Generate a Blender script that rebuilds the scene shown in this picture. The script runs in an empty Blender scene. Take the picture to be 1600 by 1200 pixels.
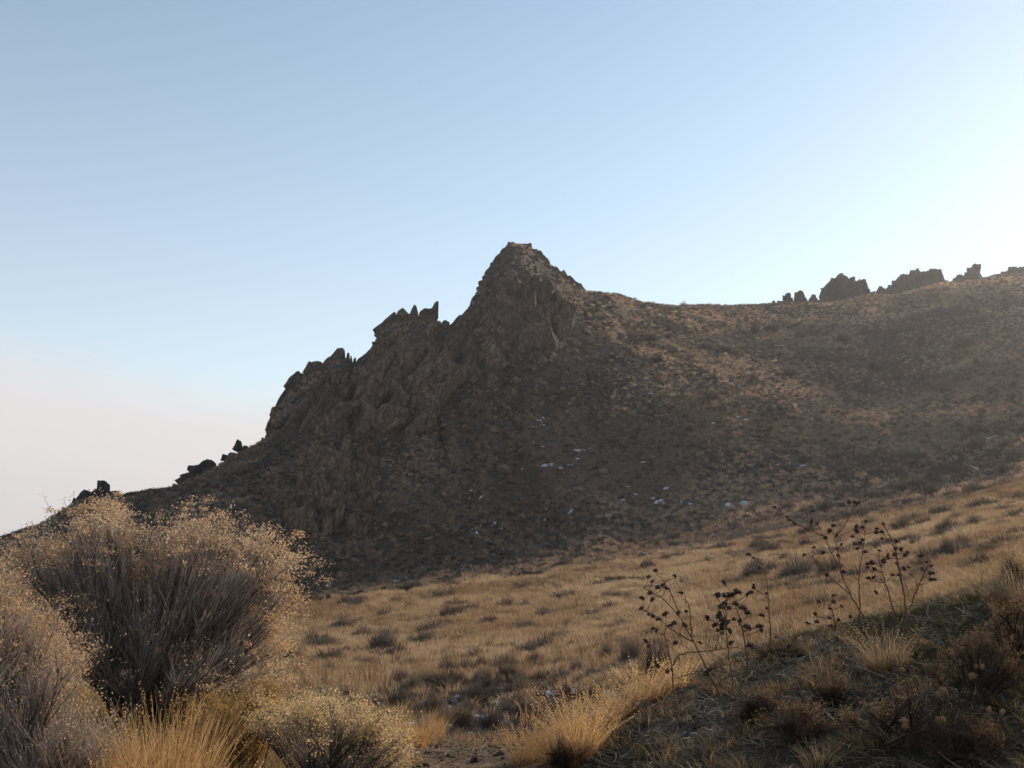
import bpy, math
import numpy as np
from mathutils import Matrix, Vector, Euler
scene=bpy.context.scene
# ------------------------------------------------------------------ camera, sky, sun, exposure
F=1500.0; PITCH=math.radians(9.1); EYE=1.6
cam_d=bpy.data.cameras.new('camera'); cam=bpy.data.objects.new('camera',cam_d)
scene.collection.objects.link(cam); scene.camera=cam
cam_d.sensor_fit='HORIZONTAL'; cam_d.sensor_width=36; cam_d.lens=36*F/1600
cam_d.clip_start=.1; cam_d.clip_end=30000
cam.location=(0,0,EYE); cam.rotation_euler=(math.radians(90)+PITCH,0,0)
SUN_AZ=math.radians(45); SUN_EL=math.radians(19.9)
SKY_STRENGTH=.14; SUN_STRENGTH=3.7; EXPOSURE=0.45
world=bpy.data.worlds.new('World'); scene.world=world; world.use_nodes=True
def nodes_of(nt):
    nt.nodes.clear(); return nt.nodes,nt.links
def build_sky():
    N,L=nodes_of(world.node_tree)
    out=N.new('ShaderNodeOutputWorld'); bg=N.new('ShaderNodeBackground'); bg.inputs['Strength'].default_value=SKY_STRENGTH
    sky=N.new('ShaderNodeTexSky'); sky.sky_type='NISHITA'; sky.sun_disc=False
    sky.sun_elevation=SUN_EL; sky.sun_rotation=SUN_AZ
    sky.altitude=1300; sky.air_density=1.0; sky.dust_density=DUST; sky.ozone_density=.3
    # thin high veil of cloud low over the horizon, its upper edge drifting off to one side
    geo=N.new('ShaderNodeTexCoord')
    sep=N.new('ShaderNodeSeparateXYZ'); L.new(geo.outputs['Generated'],sep.inputs[0])
    mp=N.new('ShaderNodeMapping'); mp.inputs['Scale'].default_value=(1.6,1.6,9); L.new(geo.outputs['Generated'],mp.inputs[0])
    no=N.new('ShaderNodeTexNoise'); no.inputs['Scale'].default_value=1.4; no.inputs['Detail'].default_value=5; no.inputs['Roughness'].default_value=.55
    L.new(mp.outputs[0],no.inputs['Vector'])
    def m(op,a,b,c=None):
        n=N.new('ShaderNodeMath'); n.operation=op
        for i,v in enumerate((a,b)+(() if c is None else (c,))):
            if isinstance(v,(int,float)): n.inputs[i].default_value=v
            else: L.new(v,n.inputs[i])
        return n.outputs[0]
    # edge height falls towards +x
    edge=m('SUBTRACT',.10,m('MULTIPLY',sep.outputs['X'],.16))
    e2=m('ADD',edge,m('MULTIPLY',m('SUBTRACT',no.outputs['Fac'],.5),.07))
    mr=N.new('ShaderNodeMapRange'); mr.interpolation_type='SMOOTHSTEP'
    L.new(m('SUBTRACT',e2,sep.outputs['Z']),mr.inputs['Value']); mr.inputs['From Min'].default_value=-.028; mr.inputs['From Max'].default_value=.05
    mix=N.new('ShaderNodeMix'); mix.data_type='RGBA'
    # very thin cirrus over everything, thicker low down
    thin=N.new('ShaderNodeMix'); thin.data_type='RGBA'; thin.inputs[7].default_value=THIN
    wb=N.new('ShaderNodeMix'); wb.data_type='RGBA'; wb.blend_type='MULTIPLY'; wb.inputs[0].default_value=1; L.new(sky.outputs[0],wb.inputs[6]); wb.inputs[7].default_value=(.90,1.01,1.0,1)
    L.new(m('MULTIPLY',m('EXPONENT',m('MULTIPLY',m('MAXIMUM',sep.outputs['Z'],0.0),-3.0),0.0),m('MULTIPLY_ADD',sep.outputs['X'],.22,.92)),thin.inputs['Factor']); L.new(wb.outputs[2],thin.inputs[6])
    L.new(m('MULTIPLY',mr.outputs['Result'],.8),mix.inputs['Factor']); L.new(thin.outputs[2],mix.inputs[6]); mix.inputs[7].default_value=VEIL
    L.new(mix.outputs[2],bg.inputs['Color']); L.new(bg.outputs[0],out.inputs[0])
VEIL=(4.6,4.1,4.05,1); THIN=(4.75,4.85,4.75,1); DUST=.35
build_sky()
sun_d=bpy.data.lights.new('sun','SUN'); sun_d.energy=SUN_STRENGTH; sun_d.angle=math.radians(.5); sun_d.color=(1,.86,.68)
sun=bpy.data.objects.new('sun',sun_d); scene.collection.objects.link(sun); sun.location=(60,60,60)
_s=Vector((math.sin(SUN_AZ)*math.cos(SUN_EL),math.cos(SUN_AZ)*math.cos(SUN_EL),math.sin(SUN_EL)))
sun.rotation_euler=(-_s).to_track_quat('-Z','Y').to_euler()
vs=scene.view_settings; vs.view_transform='Standard'; vs.look='None'; vs.exposure=EXPOSURE; vs.gamma=1; vs.use_curve_mapping=False
scene.cycles.max_bounces=6; scene.cycles.diffuse_bounces=3; scene.cycles.transmission_bounces=3; scene.cycles.volume_bounces=0
rng=np.random.default_rng(7)
# ------------------------------------------------------------------ photograph rays and terrain height
def ray(u,v):
    """unit direction through photograph coordinates (1600x1200)"""
    u=np.asarray(u,float); v=np.asarray(v,float)
    x=(u-800)/F; y=-(v-600)/F
    c,s=math.cos(PITCH),math.sin(PITCH)
    X=x; Y=c-y*s; Z=s+y*c
    n=np.sqrt(X*X+Y*Y+Z*Z); return X/n,Y/n,Z/n
def place(u,v,d):
    """world point at horizontal distance d seen at u,v"""
    X,Y,Z=ray(u,v); h=np.hypot(X,Y)
    return X/h*d, Y/h*d, EYE+Z/h*d
def _hash(ix,iy,seed):
    h=(ix.astype(np.int64)*374761393+iy.astype(np.int64)*668265263+seed*1442695041)&0xffffffff
    h=((h^(h>>13))*1274126177)&0xffffffff
    h=(h^(h>>16))&0xffffffff
    return h/4294967295.0
def vnoise(x,y,seed=0):
    ix=np.floor(x); iy=np.floor(y); fx=x-ix; fy=y-iy
    fx=fx*fx*fx*(fx*(fx*6-15)+10); fy=fy*fy*fy*(fy*(fy*6-15)+10)
    a=_hash(ix,iy,seed); b=_hash(ix+1,iy,seed); c=_hash(ix,iy+1,seed); d=_hash(ix+1,iy+1,seed)
    return (a+(b-a)*fx+(c-a)*fy+(a-b-c+d)*fx*fy)*2-1
def fbm(x,y,scale,octv=4,seed=0,gain=.5):
    s=0; a=1; t=0; x=np.asarray(x,float)/scale; y=np.asarray(y,float)/scale
    for k in range(octv):
        s=s+a*vnoise(x+17.3*k,y-9.1*k,seed+k); t+=a; a*=gain; x,y=(x*1.6+y*1.2),(y*1.6-x*1.2)
    return s/t*1.6
def sm(a,b,x):
    t=np.clip((x-a)/(b-a),0,1); return t*t*(3-2*t)
# ---- terrain knots -------------------------------------------------
def P(l): return [(math.atan2(*[float(q) for q in place(u,v,d)[:2]]),d,float(place(u,v,d)[2])) for u,v,d in l]
def A(l): return [(math.radians(a),d,z) for a,d,z in l]
K=[]
K.append(A([(-180,2,0),(180,2,0)]))
K.append(A([(-180,5,0),(-40,5,.15)])+P([(100,1250,5.2),(420,1260,5.2),(700,1270,5),(900,1240,4.8),(1100,1200,4.6),(1400,1200,4.6),(1600,1190,4.6)])+A([(45,4.8,.6),(120,5,0),(180,5,0)]))
K.append(A([(-180,9,0),(-40,8.5,.3)])+P([(0,1110,8),(400,1112,8),(520,1150,8.5),(660,1165,9),(780,1165,8.6),(860,1172,7.4),(930,1140,6.8),(1000,1102,6.5),(1100,1062,6.6),(1160,1034,6.8),(1250,1004,7),(1320,987,7.2),(1400,959,7.6),(1500,926,8),(1600,893,8.5),(1800,850,9.3)])+A([(48,9,1.2),(120,9,0),(180,9,0)]))
K.append(A([(-180,15,0),(-50,13,-.8)])+P([(0,1180,13),(700,1210,13),(900,1200,13),(1100,1130,13),(1250,1100,13.5),(1600,1010,14)])+A([(50,15,.6),(120,15,0),(180,15,0)]))
K.append(A([(-180,26,0),(-50,25,-2)])+P([(0,1105,25),(600,1112,25),(850,1115,25),(1000,1090,25),(1250,1030,26),(1600,960,27)])+A([(50,27,1.5),(120,26,0),(180,26,0)]))
K.append(A([(-180,60,0),(-50,60,-3.5)])+P([(0,1005,60),(460,997,60),(850,965,60),(1100,930,60),(1250,905,60),(1400,875,60),(1600,835,60),(1800,800,60)])+A([(50,60,6),(100,60,2),(180,60,0)]))
K.append(A([(-180,110,0),(-50,110,-5)])+P([(0,950,108),(300,946,106),(460,942,104),(600,920,106),(700,906,108),(850,883,110),(1000,863,112),(1150,838,114),(1250,818,116),(1400,787,120),(1600,742,124),(1800,700,126)])+A([(50,126,20),(70,130,16),(120,120,0),(180,110,0)]))
K.append(A([(-180,160,0),(-50,150,-5)])+P([(-100,900,135),(100,880,132),(200,850,130),(330,805,134),(460,770,138),(600,735,144),(740,690,150),(850,660,158),(960,570,182),(1000,520,208),(1200,575,205),(1400,603,203),(1600,553,220),(1800,540,225)])+A([(50,240,46),(70,240,30),(120,180,0),(180,160,0)]))
K.append(A([(-180,230,0),(-50,220,-6)])+P([(-100,860,165),(0,842,165),(60,822,165),(120,786,168),(200,774,170),(270,764,175),(330,737,180),(370,712,184),(416,690,188),(421,675,189),(428,659,190),(440,639,191),(452,617,191),(475,603,193),(495,585,194),(512,583,195),(526,565,195),(545,575,196),(555,595,197),(562,575,198),(580,550,199),(592,531,200),(610,515,201),(625,512,201),(660,508,203),(674,508,204),(684,519,205),(700,525,207),(715,515,209),(728,503,211),(738,482,212),(748,456,213),(762,430,215),(776,412,217),(792,393,218),(812,391,218),(830,400,219),(844,414,220),(858,424,221),(880,440,224),(900,451,227),(912,460,230),(935,465,235),(960,469,242),(1000,480,254),(1060,486,264),(1100,486,277.091),(1170,490,300),(1250,492,325.846),(1300,493,342),(1360,483,360),(1400,487,372),(1470,469,388.1),(1530,467,399.5),(1560,459,404),(1600,459,410),(1640,458,412),(1750,474,415)])+A([(35,412,82),(46,410,60),(60,380,46),(80,320,24),(120,250,0),(180,230,0)]))
S=K[-1]
K.append([(a,d+70,z-(22 if z>5 else 6)*(1 if abs(a)<1.6 else 0)) for a,d,z in S])
K.append(A([(-180,800,-10),(-60,700,-14),(60,800,-14),(180,800,-10)]))
K.append(A([(-180,3000,-12),(180,3000,-12)]))
NA,ND=4321,900
AZ=np.radians(np.linspace(-180,180,NA)); LD=np.linspace(math.log(1.0),math.log(3000),ND); DD=np.exp(LD)
def _build():
    ks=np.radians(.12)
    dk=[];zk=[]
    for c in K:
        c=sorted(c); a=[q[0] for q in c]
        dk.append(np.interp(AZ,a,[q[1] for q in c])); zk.append(np.interp(AZ,a,[q[2] for q in c]))
    dk=np.array(dk).T; zk=np.array(zk).T
    # light smoothing across azimuth
    ker=np.exp(-.5*(np.arange(-6,7)/1.3)**2); ker/=ker.sum()
    for M in (dk,zk):
        for j in range(M.shape[1]):
            M[:,j]=np.convolve(np.pad(M[:,j],6,mode='edge'),ker,'valid')
    x=np.log(dk); y=zk; h=np.diff(x,axis=1); dl=np.diff(y,axis=1)/h
    m=np.zeros_like(y)
    w1=2*h[:,1:]+h[:,:-1]; w2=h[:,1:]+2*h[:,:-1]
    ok=dl[:,1:]*dl[:,:-1]>0
    with np.errstate(all='ignore'):
        mm=(w1+w2)/(w1/dl[:,:-1]+w2/dl[:,1:])
    m[:,1:-1]=np.where(ok,mm,0); m[:,0]=0; m[:,-1]=0
    T=np.empty((NA,ND))
    for i in range(NA):
        xs=np.clip(LD,x[i,0],x[i,-1]); k=np.clip(np.searchsorted(x[i],xs,side='right')-1,0,x.shape[1]-2)
        t=(xs-x[i,k])/h[i,k]; hh=h[i,k]
        T[i]=(2*t**3-3*t**2+1)*y[i,k]+(t**3-2*t**2+t)*hh*m[i,k]+(-2*t**3+3*t**2)*y[i,k+1]+(t**3-t**2)*hh*m[i,k+1]
    return T,dk
T,DK=_build()
def base(x,y):
    a=np.arctan2(x,y); d=np.hypot(x,y)
    fa=(a-AZ[0])/(AZ[1]-AZ[0]); fd=np.clip((np.log(np.maximum(d,1.0))-LD[0])/(LD[1]-LD[0]),0,ND-1.001)
    ia=np.clip(fa.astype(int),0,NA-2); id_=fd.astype(int); ta=np.clip(fa-ia,0,1); td=fd-id_
    return T[ia,id_]*(1-ta)*(1-td)+T[ia+1,id_]*ta*(1-td)+T[ia,id_+1]*(1-ta)*td+T[ia+1,id_+1]*ta*td
def knot(j,x,y):
    return np.interp(np.arctan2(x,y),AZ,DK[:,j])
def height(x,y):
    x=np.asarray(x,float); y=np.asarray(y,float)
    d=np.hypot(x,y); z=base(x,y)
    foot=knot(6,x,y); sky=knot(8,x,y)
    hill=sm(foot-4,foot+25,d)*(1-sm(sky+60,sky+300,d))
    field=sm(12,30,d)*(1-hill)
    az=np.arctan2(x,y); gl=fbm(az*52+d*.02+fbm(x,y,28,2,14)*2.2,d*.012,3.2,3,12); z=z-hill*sm(sky-4,sky-26,d)*(1.9*np.exp(-(gl/.22)**2)-.5)*sm(foot,foot+30,d)*(1-.85*sm(math.radians(2),math.radians(9),az))
    z=z+hill*(fbm(x,y,22,3,5)*1.1*(1-.6*sm(math.radians(5),math.radians(14),np.arctan2(x,y)))*(1-.75*np.exp(-((d-sky)/14)**2))+fbm(x,y,6,3,9)*.42*(1-.6*sm(math.radians(5),math.radians(14),np.arctan2(x,y)))*(1-.5*np.exp(-((d-sky)/14)**2)))
    z=z+field*(fbm(x,y,14,3,3)*.22+fbm(x,y,2.2,2,4)*.05)*(1-sm(300,900,d))
    near=1-sm(12,20,d)
    z=z+near*sm(3,5,d)*(fbm(x,y,1.6,2,7)*.045+fbm(x,y,.3,3,8)*.014)
    return z
# ------------------------------------------------------------------ helpers
def project(x,y,z):
    c,s=math.cos(PITCH),math.sin(PITCH); z=z-EYE
    f=y*c+z*s; up=-y*s+z*c
    return 800+F*x/f, 600-F*up/f
_dd=np.exp(np.linspace(math.log(3.0),math.log(520.0),1000))
def hit(u,v):
    """ground points seen at photograph coordinates u,v; distance -1 where the ray meets the sky"""
    u=np.atleast_1d(np.asarray(u,float)); v=np.atleast_1d(np.asarray(v,float))
    X,Y,Z=ray(u,v); h=np.hypot(X,Y)
    xx=(X/h)[:,None]*_dd[None,:]; yy=(Y/h)[:,None]*_dd[None,:]
    b=EYE+(Z/h)[:,None]*_dd[None,:]<=height(xx,yy)
    r=np.where(b.any(1),_dd[b.argmax(1)],-1.)
    return X/h*r,Y/h*r,EYE+Z/h*r,r
col=scene.collection
class G:
    """gathers numpy geometry, links it as one mesh object"""
    def __init__(s): s.v=[];s.f=[];s.t=[];s.n=0
    def add(s,V,Fc,t=None):
        V=np.asarray(V,float).reshape(-1,3); Fc=np.asarray(Fc)
        s.v.append(V); s.f.append(Fc+s.n); s.n+=len(V)
        s.t.append(np.zeros(len(V)) if t is None else np.broadcast_to(np.asarray(t,float).reshape(-1),(len(V),)))
        return s
    def mesh(s,name,mat,smooth=False,cols=None):
        me=bpy.data.meshes.new(name); V=np.concatenate(s.v).astype('f')
        me.vertices.add(len(V)); me.vertices.foreach_set('co',V.ravel())
        tot=np.concatenate([np.full(len(f),f.shape[1]) for f in s.f]); loops=np.concatenate([f.ravel() for f in s.f])
        me.loops.add(len(loops)); me.loops.foreach_set('vertex_index',loops.astype('i'))
        me.polygons.add(len(tot)); st=np.concatenate([[0],np.cumsum(tot)[:-1]])
        me.polygons.foreach_set('loop_start',st.astype('i')); me.polygons.foreach_set('loop_total',tot.astype('i'))
        me.polygons.foreach_set('use_smooth',np.full(len(tot),smooth))
        a=me.attributes.new('t','FLOAT','POINT'); a.data.foreach_set('value',np.concatenate(s.t).astype('f'))
        if cols is not None:
            for k,c in cols.items():
                a=me.attributes.new(k,'FLOAT_COLOR','POINT'); a.data.foreach_set('color',c.astype('f').ravel())
        me.update(calc_edges=True); me.materials.append(mat); return me
    def obj(s,name,mat,parent=None,**k):
        return link(s.mesh(name,mat,**k),name,parent)
def link(me,name,parent=None,loc=None,rot=None,scl=None,coll=None):
    o=bpy.data.objects.new(name,me); (coll or col).objects.link(o)
    if parent is not None: o.parent=parent
    if loc is not None: o.location=loc
    if rot is not None: o.rotation_euler=rot
    if scl is not None: o.scale=scl
    return o
def tag(o,label=None,cat=None,group=None,kind=None):
    for k,v in (('label',label),('category',cat),('group',group),('kind',kind)):
        if v: o[k]=v
    return o
def thing(name,label,cat,loc,group=None,rz=0,scl=None):
    o=link(None,name,loc=loc,rot=(0,0,rz),scl=scl); o.empty_display_size=.2
    return tag(o,label,cat,group)
def copy_tree(o,parent=None):
    c=o.copy(); col.objects.link(c)
    if parent is not None: c.parent=parent
    for ch in list(o.children): copy_tree(ch,c)
    return c
def unit(v): return v/np.maximum(np.linalg.norm(v,axis=-1,keepdims=True),1e-9)
def tubes(Pt,R,s=3):
    N,M,_=Pt.shape; T=unit(np.gradient(Pt,axis=1))
    ref=np.zeros_like(T); ref[...,0]=.31; ref[...,1]=.95; ref[...,2]=.05
    U=unit(np.cross(T,ref)); W=np.cross(T,U)
    a=np.arange(s)*2*np.pi/s
    V=Pt[:,:,None,:]+R[:,:,None,None]*(np.cos(a)[None,None,:,None]*U[:,:,None,:]+np.sin(a)[None,None,:,None]*W[:,:,None,:])
    i=np.arange(N)[:,None,None]*M*s+np.arange(M-1)[None,:,None]*s
    k=np.arange(s)[None,None,:]; k2=(k+1)%s
    Fq=np.stack([i+k,i+k2,i+s+k2,i+s+k],-1).reshape(-1,4)
    t=np.broadcast_to(np.linspace(0,1,M)[None,:,None],(N,M,s))
    return V.reshape(-1,3),Fq,t.reshape(-1)
def ribbons(Pt,W,side=None):
    N,M,_=Pt.shape
    if side is None:
        a=rng.uniform(0,2*np.pi,N); side=np.stack([np.cos(a),np.sin(a),np.zeros(N)],-1)
    V=np.stack([Pt-side[:,None,:]*W[...,None]*.5,Pt+side[:,None,:]*W[...,None]*.5],2)
    i=np.arange(N)[:,None]*M*2+np.arange(M-1)[None,:]*2
    Fq=np.stack([i,i+1,i+3,i+2],-1).reshape(-1,4)
    t=np.broadcast_to(np.linspace(0,1,M)[None,:,None],(N,M,2))
    return V.reshape(-1,3),Fq,t.reshape(-1)
def flecks(C,size,n=1,t=1.0):
    """small randomly turned triangles round the centres C"""
    N=len(C); c=np.repeat(C,n,0); s=np.repeat(np.broadcast_to(size,(N,)),n)
    a=unit(rng.normal(size=(N*n,3))); b=unit(np.cross(a,rng.normal(size=(N*n,3))))
    V=np.stack([c+a*s[:,None]*.6,c-a*s[:,None]*.3+b*s[:,None]*.5,c-a*s[:,None]*.3-b*s[:,None]*.5],1)
    return V.reshape(-1,3),np.arange(N*n*3).reshape(-1,3),np.full(N*n*3,t)
# ------------------------------------------------------------------ materials
def mat_base(name):
    m=bpy.data.materials.new(name); m.use_nodes=True; N,L=nodes_of(m.node_tree); return m,N,L
def ramp(N,L,fac,cols):
    r=N.new('ShaderNodeValToRGB'); e=r.color_ramp.elements
    while len(e)<len(cols): e.new(.5)
    for k,(p,c) in enumerate(cols): e[k].position=p; e[k].color=(*c,1)
    L.new(fac,r.inputs[0]); return r.outputs[0]
def mixc(N,L,f,a,b,mode='MIX'):
    x=N.new('ShaderNodeMix'); x.data_type='RGBA'; x.blend_type=mode
    for i,v in ((0,f),(6,a),(7,b)):
        if isinstance(v,(int,float)): x.inputs[i].default_value=v
        elif isinstance(v,tuple): x.inputs[i].default_value=(*v,1)
        else: L.new(v,x.inputs[i])
    return x.outputs[2]
def veg(name,cols,base=None,transl=.35,tint=True,rough=.8,base_to=.5):
    """dry plant matter: colour picked per plant, base colour towards the root, lets light through"""
    m,N,L=mat_base(name)
    if tint:
        at=N.new('ShaderNodeAttribute'); at.attribute_type='INSTANCER'; at.attribute_name='tint'; f=at.outputs['Fac']
    else:
        oi=N.new('ShaderNodeObjectInfo'); f=oi.outputs['Random']
    tc=N.new('ShaderNodeTexCoord'); no=N.new('ShaderNodeTexNoise'); no.inputs['Scale'].default_value=14; L.new(tc.outputs['Object'],no.inputs['Vector'])
    ma=N.new('ShaderNodeMath'); ma.operation='MULTIPLY_ADD'; L.new(no.outputs['Fac'],ma.inputs[0]); ma.inputs[1].default_value=.5
    mb=N.new('ShaderNodeMath'); mb.operation='SUBTRACT'; L.new(f,mb.inputs[0]); mb.inputs[1].default_value=.25; L.new(mb.outputs[0],ma.inputs[2])
    c=ramp(N,L,ma.outputs[0],[(k/max(1,len(cols)-1),q) for k,q in enumerate(cols)])
    if base:
        ta=N.new('ShaderNodeAttribute'); ta.attribute_name='t'
        mr=N.new('ShaderNodeMapRange'); L.new(ta.outputs['Fac'],mr.inputs[0]); mr.inputs[2].default_value=base_to
        mr.inputs['From Max'].default_value=base_to; mr.inputs['To Min'].default_value=1; mr.inputs['To Max'].default_value=0
        c=mixc(N,L,mr.outputs[0],c,base)
    out=N.new('ShaderNodeOutputMaterial'); p=N.new('ShaderNodeBsdfPrincipled'); p.inputs['Roughness'].default_value=rough
    p.inputs['Specular IOR Level'].default_value=.25
    L.new(c,p.inputs['Base Color'])
    if transl>0:
        tr=N.new('ShaderNodeBsdfTranslucent'); L.new(c,tr.inputs['Color'])
        mx=N.new('ShaderNodeMixShader'); mx.inputs[0].default_value=transl; L.new(p.outputs[0],mx.inputs[1]); L.new(tr.outputs[0],mx.inputs[2]); L.new(mx.outputs[0],out.inputs[0])
    else: L.new(p.outputs[0],out.inputs[0])
    return m
def rock_mat(name,cols,scale=.35,bump=.8):
    m,N,L=mat_base(name)
    tc=N.new('ShaderNodeNewGeometry'); oi=N.new('ShaderNodeObjectInfo')
    n1=N.new('ShaderNodeTexNoise'); n1.inputs['Scale'].default_value=scale; n1.inputs['Detail'].default_value=8; n1.inputs['Roughness'].default_value=.65; L.new(tc.outputs['Position'],n1.inputs['Vector'])
    ad=N.new('ShaderNodeMath'); ad.operation='MULTIPLY_ADD'; L.new(oi.outputs['Random'],ad.inputs[0]); ad.inputs[1].default_value=.34
    sb=N.new('ShaderNodeMath'); sb.operation='SUBTRACT'; L.new(n1.outputs['Fac'],sb.inputs[0]); sb.inputs[1].default_value=.17; L.new(sb.outputs[0],ad.inputs[2])
    c=ramp(N,L,ad.outputs[0],[(.28+.44*k/(len(cols)-1),q) for k,q in enumerate(cols)])
    # lichen and dark weathering blotches
    n2=N.new('ShaderNodeTexNoise'); n2.inputs['Scale'].default_value=scale*5; n2.inputs['Detail'].default_value=6; L.new(tc.outputs['Position'],n2.inputs['Vector'])
    f2=ramp(N,L,n2.outputs['Fac'],[(.35,(0,0,0)),(.8,(1,1,1))]); c=mixc(N,L,f2,c,tuple(.6*q for q in cols[0]))
    mp=N.new('ShaderNodeMapping'); mp.inputs['Rotation'].default_value=(.2,-.75,.3); mp.inputs['Scale'].default_value=(1.7,1,.75); L.new(tc.outputs['Position'],mp.inputs[0])
    n3=N.new('ShaderNodeTexNoise'); n3.inputs['Scale'].default_value=scale*2.2; n3.inputs['Detail'].default_value=9; n3.inputs['Roughness'].default_value=.7; L.new(mp.outputs[0],n3.inputs['Vector'])
    vo=N.new('ShaderNodeTexVoronoi'); vo.feature='DISTANCE_TO_EDGE'; vo.inputs['Scale'].default_value=scale*1.5
    wv=N.new('ShaderNodeVectorMath'); wv.operation='MULTIPLY_ADD'; L.new(n1.outputs['Color'],wv.inputs[0]); wv.inputs[1].default_value=(1.6,1.6,1.6); L.new(mp.outputs[0],wv.inputs[2]); L.new(wv.outputs[0],vo.inputs['Vector'])
    jr=N.new('ShaderNodeMapRange'); L.new(vo.outputs['Distance'],jr.inputs[0]); jr.inputs['From Max'].default_value=.09
    bj=N.new('ShaderNodeBump'); bj.inputs['Strength'].default_value=1.0; bj.inputs['Distance'].default_value=.5/scale*.35; L.new(jr.outputs[0],bj.inputs['Height'])
    b=N.new('ShaderNodeBump'); b.inputs['Strength'].default_value=bump; b.inputs['Distance'].default_value=.9; L.new(n3.outputs['Fac'],b.inputs['Height']); L.new(bj.outputs[0],b.inputs['Normal'])
    out=N.new('ShaderNodeOutputMaterial'); p=N.new('ShaderNodeBsdfPrincipled'); p.inputs['Roughness'].default_value=.92; p.inputs['Specular IOR Level'].default_value=.2
    L.new(c,p.inputs['Base Color']); L.new(b.outputs[0],p.inputs['Normal']); L.new(p.outputs[0],out.inputs[0]); return m
def ground_mat():
    m,N,L=mat_base('ground_cover')
    tc=N.new('ShaderNodeNewGeometry'); va=N.new('ShaderNodeAttribute'); va.attribute_name='ground'
    c=va.outputs['Color']; bumps=[]
    for sc,lo,hi,am in ((.5,(.72,.70,.68),(1.3,1.27,1.2),1),(5,(.6,.58,.56),(1.4,1.38,1.34),1),(38,(.55,.55,.55),(1.45,1.42,1.4),1)):
        n=N.new('ShaderNodeTexNoise'); n.inputs['Scale'].default_value=sc; n.inputs['Detail'].default_value=6; n.inputs['Roughness'].default_value=.6; L.new(tc.outputs['Position'],n.inputs['Vector'])
        r=ramp(N,L,n.outputs['Fac'],[(.32,lo),(.68,hi)]); c=mixc(N,L,am,c,r,'MULTIPLY'); bumps.append(n.outputs['Fac'])
    b=N.new('ShaderNodeBump'); b.inputs['Strength'].default_value=.6; b.inputs['Distance'].default_value=.03; L.new(bumps[2],b.inputs['Height'])
    b2=N.new('ShaderNodeBump'); b2.inputs['Strength'].default_value=.6; b2.inputs['Distance'].default_value=.16; L.new(bumps[1],b2.inputs['Height']); L.new(b.outputs[0],b2.inputs['Normal'])
    out=N.new('ShaderNodeOutputMaterial'); p=N.new('ShaderNodeBsdfPrincipled'); p.inputs['Roughness'].default_value=.95; p.inputs['Specular IOR Level'].default_value=.15
    L.new(c,p.inputs['Base Color']); L.new(b2.outputs[0],p.inputs['Normal']); L.new(p.outputs[0],out.inputs[0]); return m
def snow_mat():
    m,N,L=mat_base('snow'); out=N.new('ShaderNodeOutputMaterial'); p=N.new('ShaderNodeBsdfPrincipled')
    g=N.new('ShaderNodeNewGeometry'); n=N.new('ShaderNodeTexNoise'); n.inputs['Scale'].default_value=6; L.new(g.outputs['Position'],n.inputs['Vector'])
    L.new(ramp(N,L,n.outputs['Fac'],[(.3,(.34,.35,.36)),(.7,(.6,.61,.63))]),p.inputs['Base Color']); p.inputs['Roughness'].default_value=.7
    L.new(p.outputs[0],out.inputs[0]); return m
M_rock=rock_mat('weathered_rock',[(0.137,0.0919,0.0611),(0.21,0.142,0.0935),(0.296,0.198,0.125)])
M_rock_red=rock_mat('rusty_rock',[(0.126,0.0736,0.0463),(0.201,0.12,0.0713),(0.259,0.163,0.0998)])
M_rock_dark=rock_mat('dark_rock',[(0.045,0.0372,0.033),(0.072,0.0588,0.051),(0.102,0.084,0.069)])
M_clod=rock_mat('dirt_clod',[(0.07,0.049,0.0315),(0.105,0.0735,0.049),(0.147,0.105,0.07)],scale=3,bump=.3)
M_ground=ground_mat(); M_snow=snow_mat()
M_straw=veg('straw_grass',[(0.306,0.187,0.104),(0.467,0.313,0.178),(0.593,0.44,0.281)],base=(0.288,0.144,0.0726),transl=.45)
M_straw_fine=veg('straw_grass_near',[(0.252,0.152,0.0624),(0.36,0.234,0.101),(0.456,0.326,0.168)],base=(0.24,0.103,0.0336),transl=.45)
M_pale=veg('bleached_grass',[(0.4,0.336,0.224),(0.544,0.48,0.344)],base=(0.336,0.192,0.096),transl=.4)
M_rust=veg('rusty_weed',[(0.14,0.075,0.0394),(0.23,0.135,0.067),(0.293,0.188,0.0945)],transl=.4)
M_sage=veg('sagebrush_twigs',[(0.0744,0.0577,0.0467),(0.121,0.0935,0.0742),(0.178,0.138,0.105)],base=(0.0572,0.0413,0.0302),transl=.25,tint=False)
M_sage_i=veg('sagebrush_twigs_far',[(0.0759,0.0608,0.0531),(0.127,0.0998,0.0831),(0.202,0.157,0.127)],base=(0.0633,0.0456,0.0365),transl=.25)
M_hgrass=veg('hillside_grass',[(0.266,0.18,0.121),(0.44,0.293,0.191),(0.614,0.405,0.269)],transl=.35)
M_bloom_far=veg('pale_seed_fluff',[(.5,.42,.28),(.72,.62,.42)],transl=.35)
M_moss=veg('low_green_growth',[(0.045,0.0422,0.018),(0.072,0.0634,0.0259),(0.117,0.0845,0.0399)],transl=.35)
M_litter=veg('dead_twigs',[(0.112,0.077,0.049),(0.224,0.168,0.105),(0.364,0.301,0.21)],transl=.1)
M_bark=veg('rabbitbrush_bark',[(0.049,0.035,0.0245),(0.084,0.063,0.042)],transl=0,tint=False)
M_twig=veg('rabbitbrush_twigs',[(0.132,0.102,0.0877),(0.244,0.2,0.175),(0.358,0.298,0.258)],base=(0.106,0.0809,0.067),transl=.25,tint=False)
M_fluff=veg('rabbitbrush_seed_heads',[(0.461,0.279,0.147),(0.62,0.418,0.243),(0.721,0.541,0.362)],transl=.5,tint=False)
M_fluff_pale=veg('pale_rabbitbrush_heads',[(0.601,0.42,0.205),(0.813,0.622,0.346)],transl=.5,tint=False)
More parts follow.
